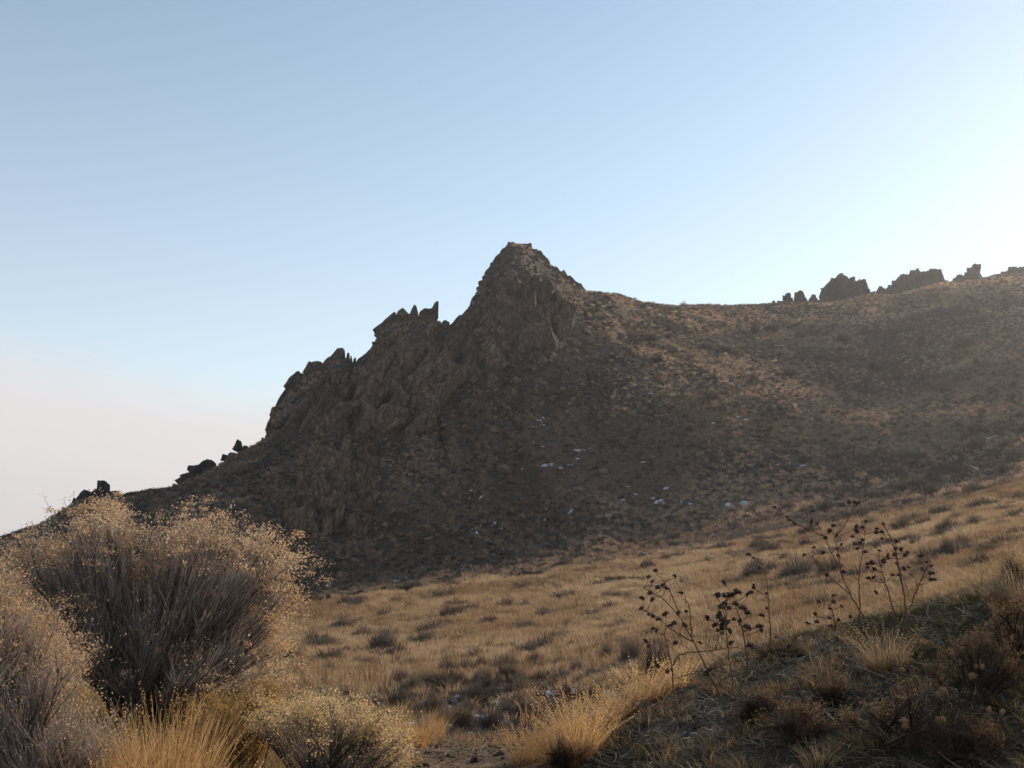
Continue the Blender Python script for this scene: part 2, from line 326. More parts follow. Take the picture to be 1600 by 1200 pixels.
M_gold=veg('golden_weed_leaves',[(0.287,0.164,0.0574),(0.433,0.27,0.102)],transl=.5,tint=False)
M_stem=veg('sunflower_stalk',[(0.111,0.0553,0.0325),(0.169,0.091,0.0553)],transl=.05,tint=False)
M_head=veg('dark_seed_head',[(.045,.028,.02),(.085,.05,.032)],transl=0,tint=False)
M_head_l=veg('golden_seed_head',[(.30,.17,.075),(.46,.28,.13)],transl=.25,tint=False)
M_leaf=veg('dry_leaf',[(.10,.06,.035),(.20,.13,.08)],transl=.3,tint=False)
M_tuftred=veg('tuft_old_growth',[(0.252,0.105,0.042),(0.35,0.168,0.07)],transl=.35,tint=False)
M_straw_o=veg('straw_clump',[(0.51,0.306,0.128),(0.68,0.434,0.198),(0.85,0.588,0.302)],base=(0.454,0.204,0.0698),transl=.45,tint=False)
M_pale_o=veg('bleached_clump',[(0.339,0.237,0.135),(0.457,0.337,0.196)],base=(0.221,0.107,0.0465),transl=.4,tint=False)
M_rust_o=veg('rusty_weed_bush',[(0.063,0.0336,0.0208),(0.107,0.0605,0.0378),(0.145,0.0944,0.0605)],base=(0.0378,0.0235,0.0151),transl=.35,tint=False)
M_weedhead=veg('weed_seed_tips',[(0.154,0.093,0.045),(0.294,0.198,0.105)],transl=.4,tint=False)
# ------------------------------------------------------------------ scatter (only for what nobody could count)
def scatter(name,pts,scl,tint,idx,protos,kind='stuff',tilt=.12,label=None,cat=None):
    n=len(pts)
    if n==0: return
    me=bpy.data.meshes.new(name); me.vertices.add(n); me.vertices.foreach_set('co',np.asarray(pts,'f').ravel())
    rot=np.stack([rng.normal(0,tilt,n),rng.normal(0,tilt,n),rng.uniform(0,6.283,n)],-1)
    for k,ty,key,dat in (('rot','FLOAT_VECTOR','vector',rot),('scl','FLOAT_VECTOR','vector',scl),('tint','FLOAT','value',tint),('idx','INT','value',idx)):
        a=me.attributes.new(k,ty,'POINT'); dat=np.asarray(dat)
        a.data.foreach_set(key,(dat.astype('i') if ty=='INT' else dat.astype('f')).ravel())
    o=link(me,name); tag(o,label,cat,None,kind)
    cl=bpy.data.collections.new(name+'_kinds')
    for k,p in enumerate(protos): cl.objects.link(bpy.data.objects.new('%s_kind_%02d'%(name,k),p))
    ng=bpy.data.node_groups.new(name+'_scatter','GeometryNodeTree')
    ng.interface.new_socket('Geometry',in_out='INPUT',socket_type='NodeSocketGeometry'); ng.interface.new_socket('Geometry',in_out='OUTPUT',socket_type='NodeSocketGeometry')
    N,L=ng.nodes,ng.links; gi=N.new('NodeGroupInput'); go=N.new('NodeGroupOutput')
    ip=N.new('GeometryNodeInstanceOnPoints'); ci=N.new('GeometryNodeCollectionInfo'); ci.inputs[0].default_value=cl; ci.inputs[1].default_value=True; ci.inputs[2].default_value=True
    def att(nm,ty):
        a=N.new('GeometryNodeInputNamedAttribute'); a.data_type=ty; a.inputs[0].default_value=nm
        return [q for q in a.outputs if q.enabled and q.name=='Attribute'][0]
    L.new(gi.outputs[0],ip.inputs['Points']); L.new(ci.outputs[0],ip.inputs['Instance']); ip.inputs['Pick Instance'].default_value=True
    L.new(att('idx','INT'),ip.inputs['Instance Index'])
    er=N.new('FunctionNodeEulerToRotation'); L.new(att('rot','FLOAT_VECTOR'),er.inputs[0]); L.new(er.outputs[0],ip.inputs['Rotation'])
    L.new(att('scl','FLOAT_VECTOR'),ip.inputs['Scale']); L.new(ip.outputs[0],go.inputs[0])
    md=o.modifiers.new('scatter','NODES'); md.node_group=ng
    return o
def S3(s,h=None): return np.stack([s,s,s if h is None else h],-1)
def which(lab,u,w,us,ws,names=('smaller','larger')):
    """size and place words that tell one of a crowd from the rest"""
    t=(u-min(us))/max(1e-6,max(us)-min(us)); return names[0 if w<np.median(ws) else 1]+' '+lab+', '+('left' if t<.34 else 'middle' if t<.67 else 'right')+' part'
# ------------------------------------------------------------------ plant kinds
def tuft(n,h,r,w,lean,mat,name,segs=3,heads=0,g=None):
    """a tuft of n curved blades, height h"""
    a=rng.uniform(0,6.283,n); rr=r*np.sqrt(rng.uniform(0,1,n)); b=np.stack([rr*np.cos(a),rr*np.sin(a),np.full(n,-.02)],-1)
    H=h*rng.uniform(.45,1,n); a2=a+rng.normal(0,.7,n); le=np.abs(rng.normal(lean,lean*.5,n))
    s=np.linspace(0,1,segs+1); out=(s[None,:]**1.7)*(le*H)[:,None]
    Pt=np.stack([b[:,0:1]+out*np.cos(a2)[:,None],b[:,1:2]+out*np.sin(a2)[:,None],b[:,2:3]+H[:,None]*(s[None,:]-.12*le[:,None]*s[None,:]**2)],-1)
    W=w*rng.uniform(.6,1.3,n)[:,None]*(1-s[None,:]*.85)
    gg=g or G(); gg.add(*ribbons(Pt,W))
    if heads:
        k=rng.permutation(n)[:heads]; T0=Pt[k,-1]; dr=unit(Pt[k,-1]-Pt[k,-2]); L_=rng.uniform(.06,.13,len(k))
        for q in np.linspace(0,1,7): gg.add(*flecks(T0+dr*(L_*q)[:,None]+rng.normal(0,.0025,(len(k),3)),.011*(1-.5*abs(q-.4)),2))
    return gg.mesh(name,mat) if g is None else gg
def dome_shrub(n,mat,name,w=.02,flat=.75,top=None,segs=2,leaves=0):
    """unit-radius dome of twigs from one root crown, height about flat"""
    d=unit(np.stack([rng.normal(size=n),rng.normal(size=n),np.abs(rng.normal(.35,.55,n))+.04],-1))
    lump=.78+.30*np.sin(d[:,0]*3.1+rng.uniform(0,6))*np.cos(d[:,1]*2.7+rng.uniform(0,6))+.14*np.sin(d[:,2]*7+d[:,0]*5)
    Lr=lump*rng.uniform(.75,1.08,n); tip=d*Lr[:,None]*np.array([1,1,flat*1.25])
    s=np.linspace(0,1,segs+1); start=tip*rng.uniform(.0,.72,n)[:,None]
    j=rng.normal(0,.10,(n,3)); Pt=start[:,None,:]+(tip-start)[:,None,:]*s[None,:,None]+j[:,None,:]*(s*(1-s))[None,:,None]*1.5
    Pt[:,:,2]+=(s**2*.12)[None,:]
    W=w*rng.uniform(.5,1.4,n)[:,None]*(1-.6*s[None,:]); g=G(); g.add(*ribbons(Pt,W))
    if leaves: g.add(*flecks(Pt[rng.integers(0,n,leaves),rng.integers(1,segs+1,leaves)]+rng.normal(0,.03,(leaves,3)),w*2.6))
    return g.mesh(name,mat)
# ------------------------------------------------------------------ rock kinds
import bmesh
def ico(level):
    bm=bmesh.new(); bmesh.ops.create_icosphere(bm,subdivisions=level,radius=1.0)
    V=np.array([v.co[:] for v in bm.verts]); Fc=np.array([[v.index for v in f.verts] for f in bm.faces]); bm.free(); return V,Fc
ICO={k:ico(k) for k in (2,3,4,5)}
def n3(Pn,seed,scale=1.0,o=3):
    return (fbm(Pn[:,0]+Pn[:,2]*.7,Pn[:,1]-Pn[:,2]*.6,scale,o,seed)+fbm(Pn[:,2]*1.1,Pn[:,0]*.9-Pn[:,1]*.5,scale,o,seed+40))*.5
def rock_mesh(name,mat,level=3,box=(1,1,1),chips=7,rough=.06,seed=0,taper=0.0,strata=0.0,smooth=False,crack=0.0):
    """angular block, half extents box"""
    r=np.random.default_rng(seed); V,Fc=ICO[level]; V=V*1.7; V=V.copy()
    pl=[]
    for ax in range(3):
        for s in (-1,1):
            n=np.zeros(3); n[ax]=s; n+=r.normal(0,.17,3); pl.append((n/np.linalg.norm(n),r.uniform(.86,1.04)))
    for k in range(chips):
        n=r.normal(size=3); n/=np.linalg.norm(n); pl.append((n,r.uniform(.88,1.22)))
    for it in range(3):
        for n,o in pl:
            d=V@n; m=d>o; V[m]-=n*(d[m]-o)[:,None]
    if strata: V=V*(1+strata*np.round(fbm(V[:,0]*.6+V[:,2]*.25,V[:,2]*.12+V[:,1]*.5,.22,2,seed)*2.5)[:,None]/2.5)
    V=V*(1+rough*n3(V,seed,.55)[:,None]+rough*.5*n3(V,seed+7,.17)[:,None])
    if crack:
        q=n3(V*np.array([1,1,.45]),seed+13,.75,2); V=V*(1-crack*np.exp(-(q/.07)**2))[:,None]
    if taper: k=1-taper*(V[:,2]+1)/2; V[:,0]*=k; V[:,1]*=k
    V=V-(V.max(0)+V.min(0))/2; V=V/np.abs(V).max(0)
    g=G(); g.add(V*np.array(box),Fc); return g.mesh(name,mat,smooth=smooth)
# ------------------------------------------------------------------ ground
def ground():
    az=np.concatenate([np.arange(-180,-38,3.5),np.arange(-38,-33,.5),np.arange(-33,33,.11),np.arange(33,38,.5),np.arange(38,70,1.5),np.arange(70,180,4)])
    az=np.radians(az); d=np.concatenate([np.exp(np.arange(math.log(1.2),math.log(3.5),.08)),np.exp(np.arange(math.log(3.5),math.log(24),.0105)),np.exp(np.arange(math.log(24),math.log(100),.0125)),np.exp(np.arange(math.log(100),math.log(435),.0068)),np.exp(np.arange(math.log(440),math.log(3000),.1))])
    A_,D_=np.meshgrid(az,d,indexing='ij'); X=np.sin(A_)*D_; Y=np.cos(A_)*D_; Z=height(X,Y)
    na,nd=A_.shape; i=np.arange(na)[:,None]; j=np.arange(nd-1)[None,:]; i2=(i+1)%na
    Fq=np.stack([i*nd+j,i2*nd+j,i2*nd+j+1,i*nd+j+1],-1).reshape(-1,4)
    V=np.stack([X,Y,Z],-1).reshape(-1,3); c0=len(V)
    V=np.vstack([V,[[0,0,0]]]); tri=np.stack([np.full(na,c0),((np.arange(na)+1)%na)*nd,np.arange(na)*nd],-1)
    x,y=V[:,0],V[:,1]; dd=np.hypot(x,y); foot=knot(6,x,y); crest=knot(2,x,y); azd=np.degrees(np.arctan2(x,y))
    def C(*c): return np.array(c)[None,:]
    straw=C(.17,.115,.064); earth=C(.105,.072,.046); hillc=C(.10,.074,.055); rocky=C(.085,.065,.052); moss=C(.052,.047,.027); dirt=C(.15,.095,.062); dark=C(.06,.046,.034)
    def mx(a,b,w): w=np.clip(w,0,1)[:,None]; return a*(1-w)+b*w
    c=mx(straw,earth,sm(-.1,.5,fbm(x,y,7,4,21)))
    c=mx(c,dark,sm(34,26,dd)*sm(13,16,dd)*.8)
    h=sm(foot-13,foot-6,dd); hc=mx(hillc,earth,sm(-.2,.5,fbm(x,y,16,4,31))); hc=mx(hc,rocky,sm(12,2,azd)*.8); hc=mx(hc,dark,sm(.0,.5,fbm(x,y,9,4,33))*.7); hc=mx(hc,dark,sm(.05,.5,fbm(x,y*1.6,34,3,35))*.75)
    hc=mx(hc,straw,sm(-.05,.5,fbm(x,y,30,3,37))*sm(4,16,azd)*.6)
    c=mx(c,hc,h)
    nr=sm(13,11,dd); mo=mx(moss,earth,sm(-.1,.45,fbm(x,y,.8,4,41))); mo=mx(mo,dark,sm(0,.5,fbm(x,y,1.7,3,44)))
    c=mx(c,mo,nr*sm(2.5,5,azd)); path=nr*sm(-9,-6,azd+fbm(x,y,.9,2,5))*sm(4.2,2.2,azd+fbm(x,y,.7,3,6)*1.2)
    c=mx(c,mx(dirt,earth,sm(.1,.5,fbm(x,y,.5,4,45))),path); c=mx(c,earth,nr*sm(-6,-9,azd))
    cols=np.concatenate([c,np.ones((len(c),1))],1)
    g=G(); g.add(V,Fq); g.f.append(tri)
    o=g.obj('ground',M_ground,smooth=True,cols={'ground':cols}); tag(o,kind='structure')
ground()
# ------------------------------------------------------------------ rocks
ROCKS=[rock_mesh('block_mesh',M_rock,4,(1,1,1),11,.06,s,taper=.1*(s%3),strata=.06,crack=.08) for s in range(6)]
CUT=[rock_mesh('cut_block_mesh',M_rock,3,(1,1,1),1,.03,10+s) for s in range(2)]
SLABS=[rock_mesh('slab_mesh',M_rock,4,(1,1,1),6,.045,20+s,strata=.03,crack=.06,taper=.18*(s%3)) for s in range(6)]
SPIRES=[rock_mesh('spire_mesh',M_rock,3,(1,1,1),5,.07,40+s,taper=.85-.12*s) for s in range(4)]
MASS=[rock_mesh('face_mesh',M_rock,5,(1,1,1),30,.07,60+s,strata=.07,crack=.12) for s in range(4)]
SMALL=[rock_mesh('boulder_mesh',M_rock if s%3 else M_rock_red,2,(1,1,1),6,.08,80+s,taper=.1*(s%2)) for s in range(9)]
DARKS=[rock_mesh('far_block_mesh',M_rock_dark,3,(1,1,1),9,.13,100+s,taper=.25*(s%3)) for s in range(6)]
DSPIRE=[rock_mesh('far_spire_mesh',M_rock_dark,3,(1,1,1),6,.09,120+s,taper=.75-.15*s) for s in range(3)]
KIND={'b':ROCKS,'c':CUT,'s':SLABS,'p':SPIRES,'m':MASS,'r':SMALL,'d':DARKS,'q':DSPIRE}
NAME={'b':'rock_block','c':'rock_block','s':'rock_slab','p':'rock_spire','m':'rock_face','r':'boulder','d':'rock_block','q':'rock_spire'}
def skyd(u):
    X,Y,_=ray(u,600); return float(knot(8,X,Y))
def crag(name,label,cat,u,v,d,group=None):
    x,y,z=[float(q) for q in place(u,v,d)]; return thing(name,label,cat,(x,y,z),group)
def block(root,kind,u,v,w,h,tilt,d,dep=None,yaw=None,k=None,lab=None):
    x,y,z=[float(q) for q in place(u,v,d)]; s=d/F/2; me=KIND[kind][int(rng.integers(len(KIND[kind]))) if k is None else k]
    if yaw is None: yaw=rng.uniform(-.35,.35)+(math.pi if rng.random()<.5 else 0)
    if dep is None: dep=.8*(w+h)/2 if kind!='s' else .9*w+.2*h
    o=link(me,NAME[kind],root); az=math.atan2(x,y)
    R=Matrix.Rotation(-az,4,'Z')@Matrix.Rotation(math.radians(tilt),4,'Y')@Matrix.Rotation(yaw,4,'Z')
    loc=Vector((x,y,z))-(root.location if root is not None else Vector())
    o.matrix_local=Matrix.Translation(loc)@R@Matrix.Diagonal((w*s,dep*s,h*s,1))
    if lab: o['label']=lab
    return o
def inpoly(px,py,poly):
    c=np.zeros(px.shape,bool); n=len(poly)
    for i in range(n):
        x1,y1=poly[i]; x2,y2=poly[(i+1)%n]
        m=((y1>py)!=(y2>py))&(px<(x2-x1)*(py-y1)/(y2-y1+1e-9)+x1); c^=m
    return c
def spread(poly,n,sep,tries=40):
    P_=np.array(poly,float); lo,hi=P_.min(0),P_.max(0); out=[]
    c=rng.uniform(lo,hi,(n*tries,2)); c=c[inpoly(c[:,0],c[:,1],poly)]
    for q in c:
        if len(out)>=n: break
        if all((q[0]-o[0])**2+(q[1]-o[1])**2>sep*sep for o in out): out.append(q)
    return np.array(out)
def fill(root,kinds,poly,n,sep,w,h,tilt,sd=10,lift=.1):
    Q=spread(poly,n,sep); 
    if len(Q)==0: return
    x,y,z,r=hit(Q[:,0],Q[:,1])
    for (u,v),d in zip(Q,r):
        if d<0: continue
        ww=rng.uniform(*w); hh=rng.uniform(*h)
        block(root,kinds[int(rng.integers(len(kinds)))],u,v,ww,hh,rng.normal(tilt,sd*1.3),d+(.02-lift)*min(ww,hh)*d/F)
# summit tower
def summit():
    r=crag('rock_summit','tall rounded brown rock tower at the highest point of the ridge','rock outcrop',815,500,215)
    D=219
    for a in [('m',806,452,78,150,6,D+2,80,.2,0),('m',778,472,56,118,17,D-1,64,.5,1),('m',838,455,66,108,-18,D,70,1.2,2),('m',868,474,76,76,-30,D+1,64,2.2,3),('m',760,500,50,76,22,D-4,44,.9,2),
              ('m',808,422,58,90,6,D+1,50,.4,2),('b',822,396,26,30,-22,D+.5,26,.3,2),('b',838,404,20,22,-24,D,20,.5,0),('b',847,410,16,24,-14,D,20,.3,4),
              ('b',770,432,26,54,22,D-2,28,.2,5),('s',757,462,24,60,20,D-3,30,.1,0),('s',748,482,22,48,14,D-3,26,.2,2),('b',858,424,18,20,-20,D,18,.2,1),('b',879,434,20,18,-42,D+1,18,.2,3),('b',888,440,16,16,-35,D+1,14,.2,0),
              ('b',897,446,24,16,32,D+1,16,.2,5),('b',906,452,14,14,-38,D+1,14,.2,2),('b',868,426,16,16,-48,D+1,14,.2,2),
              ('s',792,440,22,74,10,D-9,22,.1,1),('s',812,432,24,70,2,D-9,20,-.1,3),('s',772,462,22,70,18,D-9,22,.1,4),('b',832,440,26,40,-8,D-9,20,.3,2),('b',846,458,28,26,-20,D-8,22,.5,1),
              ('b',735,488,14,20,20,D-5,16,.2,2),('b',728,492,12,22,28,D-6,14,.2,4),('s',716,503,14,30,36,D-7,18,.2,0)]:
        block(r,*a[:6],a[6],dep=a[7],yaw=a[8],k=a[9])
    # fluted buttress below the tower
    fill(r,['m','s','b'],[(782,436),(846,440),(880,470),(885,520),(850,545),(765,520),(762,470)],44,13,(14,34),(26,64),6,12,.15)
    fill(r,['m','b'],[(700,530),(745,490),(815,500),(815,560),(745,600),(700,590)],22,15,(18,36),(20,46),22,14,.2)
    block(r,'b',800,490,38,28,62,205,dep=24,k=2,lab='smooth pinkish boulder block lying below the tower wall')
summit()
def pinnacles():
    r=crag('rock_crag','jagged rock crag crowned by leaning pinnacles left of the summit tower','rock outcrop',640,620,200)
    D=203
    for a in [('c',629,491,18,20,-38,D,14,.1,1,'square leaning slab standing on the crag top'),('b',606,509,24,46,44,D,24,.2,1),('b',596,518,17,24,20,D,18,.3,2),('m',652,520,84,40,-4,D,40,.5,1),('b',640,503,28,24,12,D,22,.5,2),('b',657,504,24,24,-16,D,22,1.5,4),('p',648,490,22,30,2,D,18,.2,0,'small pointed pinnacle between two bigger ones'),
              ('b',668,496,24,28,-12,D,20,.2,3),('c',675,492,14,22,10,D,16,.2,0),('p',680,485,15,32,12,D,12,.1,1,'thin horn of rock pointing up at the crag edge'),('b',676,500,16,26,4,D,16,.2,4),('b',660,504,40,22,-4,D,28,.3,0),
              ('m',628,556,74,116,40,D,80,.3,0),('m',664,552,70,84,20,D,80,.9,1),('m',596,580,50,86,34,D+1,64,1.4,2),('m',640,612,130,80,30,D-6,60,2.0,3),('b',580,560,26,60,42,D+1,30,.2,5),('s',572,580,20,60,38,D,26,.1,2),
              ('b',693,524,24,38,26,D+1,24,.2,1,'upright block in the notch beside the pinnacles'),('b',695,508,13,16,22,D+1,14,.2,0),('s',706,517,16,30,40,D+1,20,.3,3),('b',683,540,22,26,-10,D,22,.3,2)]:
        block(r,*a[:6],a[6],dep=a[7],yaw=a[8],k=a[9],lab=a[10] if len(a)>10 else None)
    # long parallel slabs dipping down to the left
    for u,v,w,h,t in [(600,565,30,80,42),(628,590,34,100,44),(655,585,28,84,40),(590,620,28,90,46),(640,640,32,96,44),(668,625,28,90,38),(575,655,26,60,48),(700,570,28,60,30),(612,540,30,54,44),(690,600,24,80,34)]:
        q=hit(u,v)[3][0]; block(r,'s',u,v,w,h,t,(float(q) if q>0 else D)+.3,dep=w*1.1,yaw=rng.normal(0,.15))
    fill(r,['m','s','b','s','b'],[(575,590),(650,525),(690,545),(640,640),(600,680),(560,650)],20,18,(18,44),(50,100),40,7,.36)
    fill(r,['m','s','b'],[(650,600),(700,540),(735,560),(700,660),(640,680)],16,16,(18,40),(36,84),38,9,.3)
pinnacles()
def west():
    r=crag('rock_crag','dark stepped rock crag with small lit teeth on top, low on the left ridge','rock outcrop',490,650,193)
    D=195
    for a in [('m',522,600,56,100,28,D,60,.4,1),('m',478,630,54,110,36,D,50,1.1,2),('m',540,612,52,76,12,D-1,54,2.2,0),('s',447,632,30,92,32,D,34,.1,1),('b',462,598,24,34,36,D,26,.2,2),('b',470,592,14,22,30,D,16,.2,4),('b',491,586,28,44,28,D,28,.2,3),
              ('b',484,576,16,20,20,D,18,.2,1),('s',432,652,20,46,18,D,24,.2,0),('b',430,644,14,20,5,D,16,.2,5),('b',426,664,16,26,20,D,18,.2,2),('p',526,562,26,42,20,D,22,.2,1),('b',519,570,22,32,32,D,20,.2,0),
              ('p',536,560,10,28,4,D+2,10,.1,1),('p',543,564,9,28,2,D+2,10,.1,2),('p',549,568,8,26,-3,D+2,9,.3,0),('p',554,570,7,24,2,D+3,9,.3,1),('b',548,585,22,24,0,D+1,22,.1,2),('b',556,590,18,34,-8,D+1,20,.1,2)]:
        block(r,*a[:6],a[6],dep=a[7],yaw=a[8],k=a[9])
    fill(r,['m','s','b'],[(440,660),(500,600),(570,600),(590,660),(500,675)],26,14,(14,34),(24,66),30,12,.2)
west()
def cliff():
    r=crag('rock_cliff','dark cracked cliff of tall blocks low on the shaded hillside','rock outcrop',520,820,150)
    x,y,z,d=hit([515,540,500,555,480],[745,740,790,780,800])
    for k,(u,v,w,h,t) in enumerate([(520,745,60,90,8),(548,762,40,90,10),(500,795,56,90,6),(545,800,44,70,12),(478,800,44,80,14)]):
        dd=float(d[k]) if d[k]>0 else 150
        block(r,'m',u,v,w,h,t,dd+1.2,dep=36,yaw=k,k=k%4)
    fill(r,['s','b','s'],[(488,700),(560,695),(590,760),(575,830),(470,835),(455,790)],42,15,(13,30),(24,60),10,8,.35)
cliff()
def ridge_bits():
    D=184
    r=crag('ridge_rock','small pointed rock on the left ridge just below the big crags','rock',372,700,D)
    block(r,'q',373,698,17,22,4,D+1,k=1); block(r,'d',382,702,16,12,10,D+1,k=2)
    r=crag('ridge_rock','tiny knob of rock between the pointed rock and the long slab','rock',352,716,D-2)
    block(r,'d',352,716,12,12,10,D-1,k=0)
    r=crag('ridge_outcrop','long low slab outcrop lying along the left ridge line','rock outcrop',315,740,D-5)
    for a in [(322,730,22,24,40,0),(308,737,26,22,60,1),(294,745,22,18,55,2),(284,752,18,14,50,3),(332,728,16,16,20,4)]: block(r,'d',*a[:5],D-4,k=a[5])
    r=crag('ridge_outcrop','dark blocky outcrop at the far left end of the ridge above the bush','rock outcrop',165,790,170)
    for a in [(160,778,56,20,88,0),(137,775,24,16,10,1),(150,771,18,14,0,2),(178,776,26,20,-10,3),(125,785,22,26,10,4),(118,795,20,24,5,5),(186,780,14,14,0,2),(140,800,50,40,0,3),(200,776,12,9,0,1)]: block(r,'d',*a[:5],169,k=a[5])
    # far skyline crags on the right: each a heap of broken blocks following its own outline
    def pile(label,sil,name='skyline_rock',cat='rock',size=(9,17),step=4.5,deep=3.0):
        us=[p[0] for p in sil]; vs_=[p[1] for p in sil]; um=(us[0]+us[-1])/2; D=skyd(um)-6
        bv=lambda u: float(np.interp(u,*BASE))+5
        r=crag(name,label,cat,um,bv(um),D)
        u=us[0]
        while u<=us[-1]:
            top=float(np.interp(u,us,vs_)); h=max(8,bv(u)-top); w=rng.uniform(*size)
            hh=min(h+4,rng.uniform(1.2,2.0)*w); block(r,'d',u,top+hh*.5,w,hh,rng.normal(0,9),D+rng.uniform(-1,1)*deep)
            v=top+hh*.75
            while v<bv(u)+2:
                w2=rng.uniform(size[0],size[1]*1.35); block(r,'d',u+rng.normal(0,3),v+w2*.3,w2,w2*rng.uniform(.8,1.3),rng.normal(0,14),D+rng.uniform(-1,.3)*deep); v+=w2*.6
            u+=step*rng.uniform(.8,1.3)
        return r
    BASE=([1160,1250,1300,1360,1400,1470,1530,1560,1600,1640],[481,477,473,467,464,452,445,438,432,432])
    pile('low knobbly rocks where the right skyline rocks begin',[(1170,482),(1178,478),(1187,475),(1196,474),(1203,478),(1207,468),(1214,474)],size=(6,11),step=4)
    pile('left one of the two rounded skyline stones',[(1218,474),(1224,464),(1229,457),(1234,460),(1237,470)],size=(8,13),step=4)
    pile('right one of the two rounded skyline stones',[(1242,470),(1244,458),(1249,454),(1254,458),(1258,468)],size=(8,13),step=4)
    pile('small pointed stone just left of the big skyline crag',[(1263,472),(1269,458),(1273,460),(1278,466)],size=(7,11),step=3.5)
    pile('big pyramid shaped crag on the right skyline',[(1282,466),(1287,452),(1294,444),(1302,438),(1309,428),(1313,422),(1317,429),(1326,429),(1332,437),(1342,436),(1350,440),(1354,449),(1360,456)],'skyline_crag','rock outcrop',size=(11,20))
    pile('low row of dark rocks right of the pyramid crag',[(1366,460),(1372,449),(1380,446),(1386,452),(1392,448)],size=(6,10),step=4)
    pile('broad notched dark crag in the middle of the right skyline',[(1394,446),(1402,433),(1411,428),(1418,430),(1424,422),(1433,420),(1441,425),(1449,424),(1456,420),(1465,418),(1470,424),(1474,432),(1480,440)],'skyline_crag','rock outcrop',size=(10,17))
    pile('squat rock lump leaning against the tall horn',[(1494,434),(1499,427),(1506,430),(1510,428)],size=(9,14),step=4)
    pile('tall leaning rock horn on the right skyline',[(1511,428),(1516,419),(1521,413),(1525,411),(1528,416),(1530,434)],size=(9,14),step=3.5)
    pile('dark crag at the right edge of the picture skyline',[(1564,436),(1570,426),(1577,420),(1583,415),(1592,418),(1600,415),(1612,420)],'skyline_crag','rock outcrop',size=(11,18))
ridge_bits()
# single boulders on the hillside
def boulders():
    areas=[([(560,700),(700,640),(900,520),(960,600),(900,700),(760,760),(600,760)],95,11,(9,24),'brown boulder in the steep rubble field below the summit tower','boulders in the rubble below the summit'),
           ([(880,470),(960,485),(1040,560),(980,620),(890,560)],34,10,(7,16),'pale boulder among pale brush right of the summit tower','boulders right of the summit'),
           ([(470,850),(600,780),(860,720),(900,830),(640,880),(500,900)],45,15,(8,20),'dark boulder low on the shaded hillside above the meadow','boulders on the shaded lower hillside'),
           ([(1000,560),(1580,480),(1590,700),(1050,720)],34,26,(6,14),'dark stone half hidden in brush on the wide right hillside','stones on the wide right hillside')]
    for poly,n,sep,sz,lab,gr in areas:
        Q=spread(poly,n,sep); x,y,z,r=hit(Q[:,0],Q[:,1])
        wp=rng.uniform(*sz,len(Q))*rng.uniform(.7,1,len(Q))
        for k in range(len(Q)):
            if r[k]<0: continue
            s=wp[k]*r[k]/F/2
            o=link(SMALL[int(rng.integers(9))],'boulder',loc=(x[k],y[k],z[k]+s*.25),rot=(rng.normal(0,.5),rng.normal(0,.5),rng.uniform(0,6.3)),scl=(s*rng.uniform(.8,1.5),s*rng.uniform(.8,1.2),s*rng.uniform(.6,1.1)))
            tag(o,which(lab,Q[k,0],wp[k],Q[:,0],wp),'boulder',gr)
    for u,v,w,h,t,lab in [(548,862,22,30,4,'upright pale brown boulder standing alone at the shaded hill foot'),(768,562,34,48,-12,'large leaning boulder in the middle of the rubble slope'),(700,585,40,46,30,'broad slab boulder left of the leaning one in the rubble'),(700,880,26,14,70,'flat boulder at the shaded hill foot near the meadow edge'),
                      (800,618,30,24,40,'wide boulder below the leaning boulder on the rubble slope'),(835,655,26,22,10,'blocky boulder halfway down the rubble slope')]:
        x,y,z,r=hit(u,v); o=block(None,'b',u,v,w,h,t,float(r[0]),lab=lab); o.name='large_boulder'; o['category']='boulder'
boulders()
# ------------------------------------------------------------------ thin haze in the air
def haze():
    x,y,z0,z1=3150,3150,-16.5,140
    V=[(sx*x,sy*y,z) for z in (z0,z1) for sx,sy in ((-1,-1),(1,-1),(1,1),(-1,1))]
    g=G(); g.add(V,[(3,2,1,0),(4,5,6,7),(0,1,5,4),(1,2,6,5),(2,3,7,6),(3,0,4,7)])
    m,N,L=mat_base('haze'); out=N.new('ShaderNodeOutputMaterial'); p=N.new('ShaderNodeVolumePrincipled')
    p.inputs['Color'].default_value=(.93,.93,.95,1); p.inputs['Density'].default_value=HAZE; p.inputs['Anisotropy'].default_value=.6
    L.new(p.outputs[0],out.inputs['Volume']); tag(g.obj('haze',m),kind='stuff')
HAZE=.00018
haze()
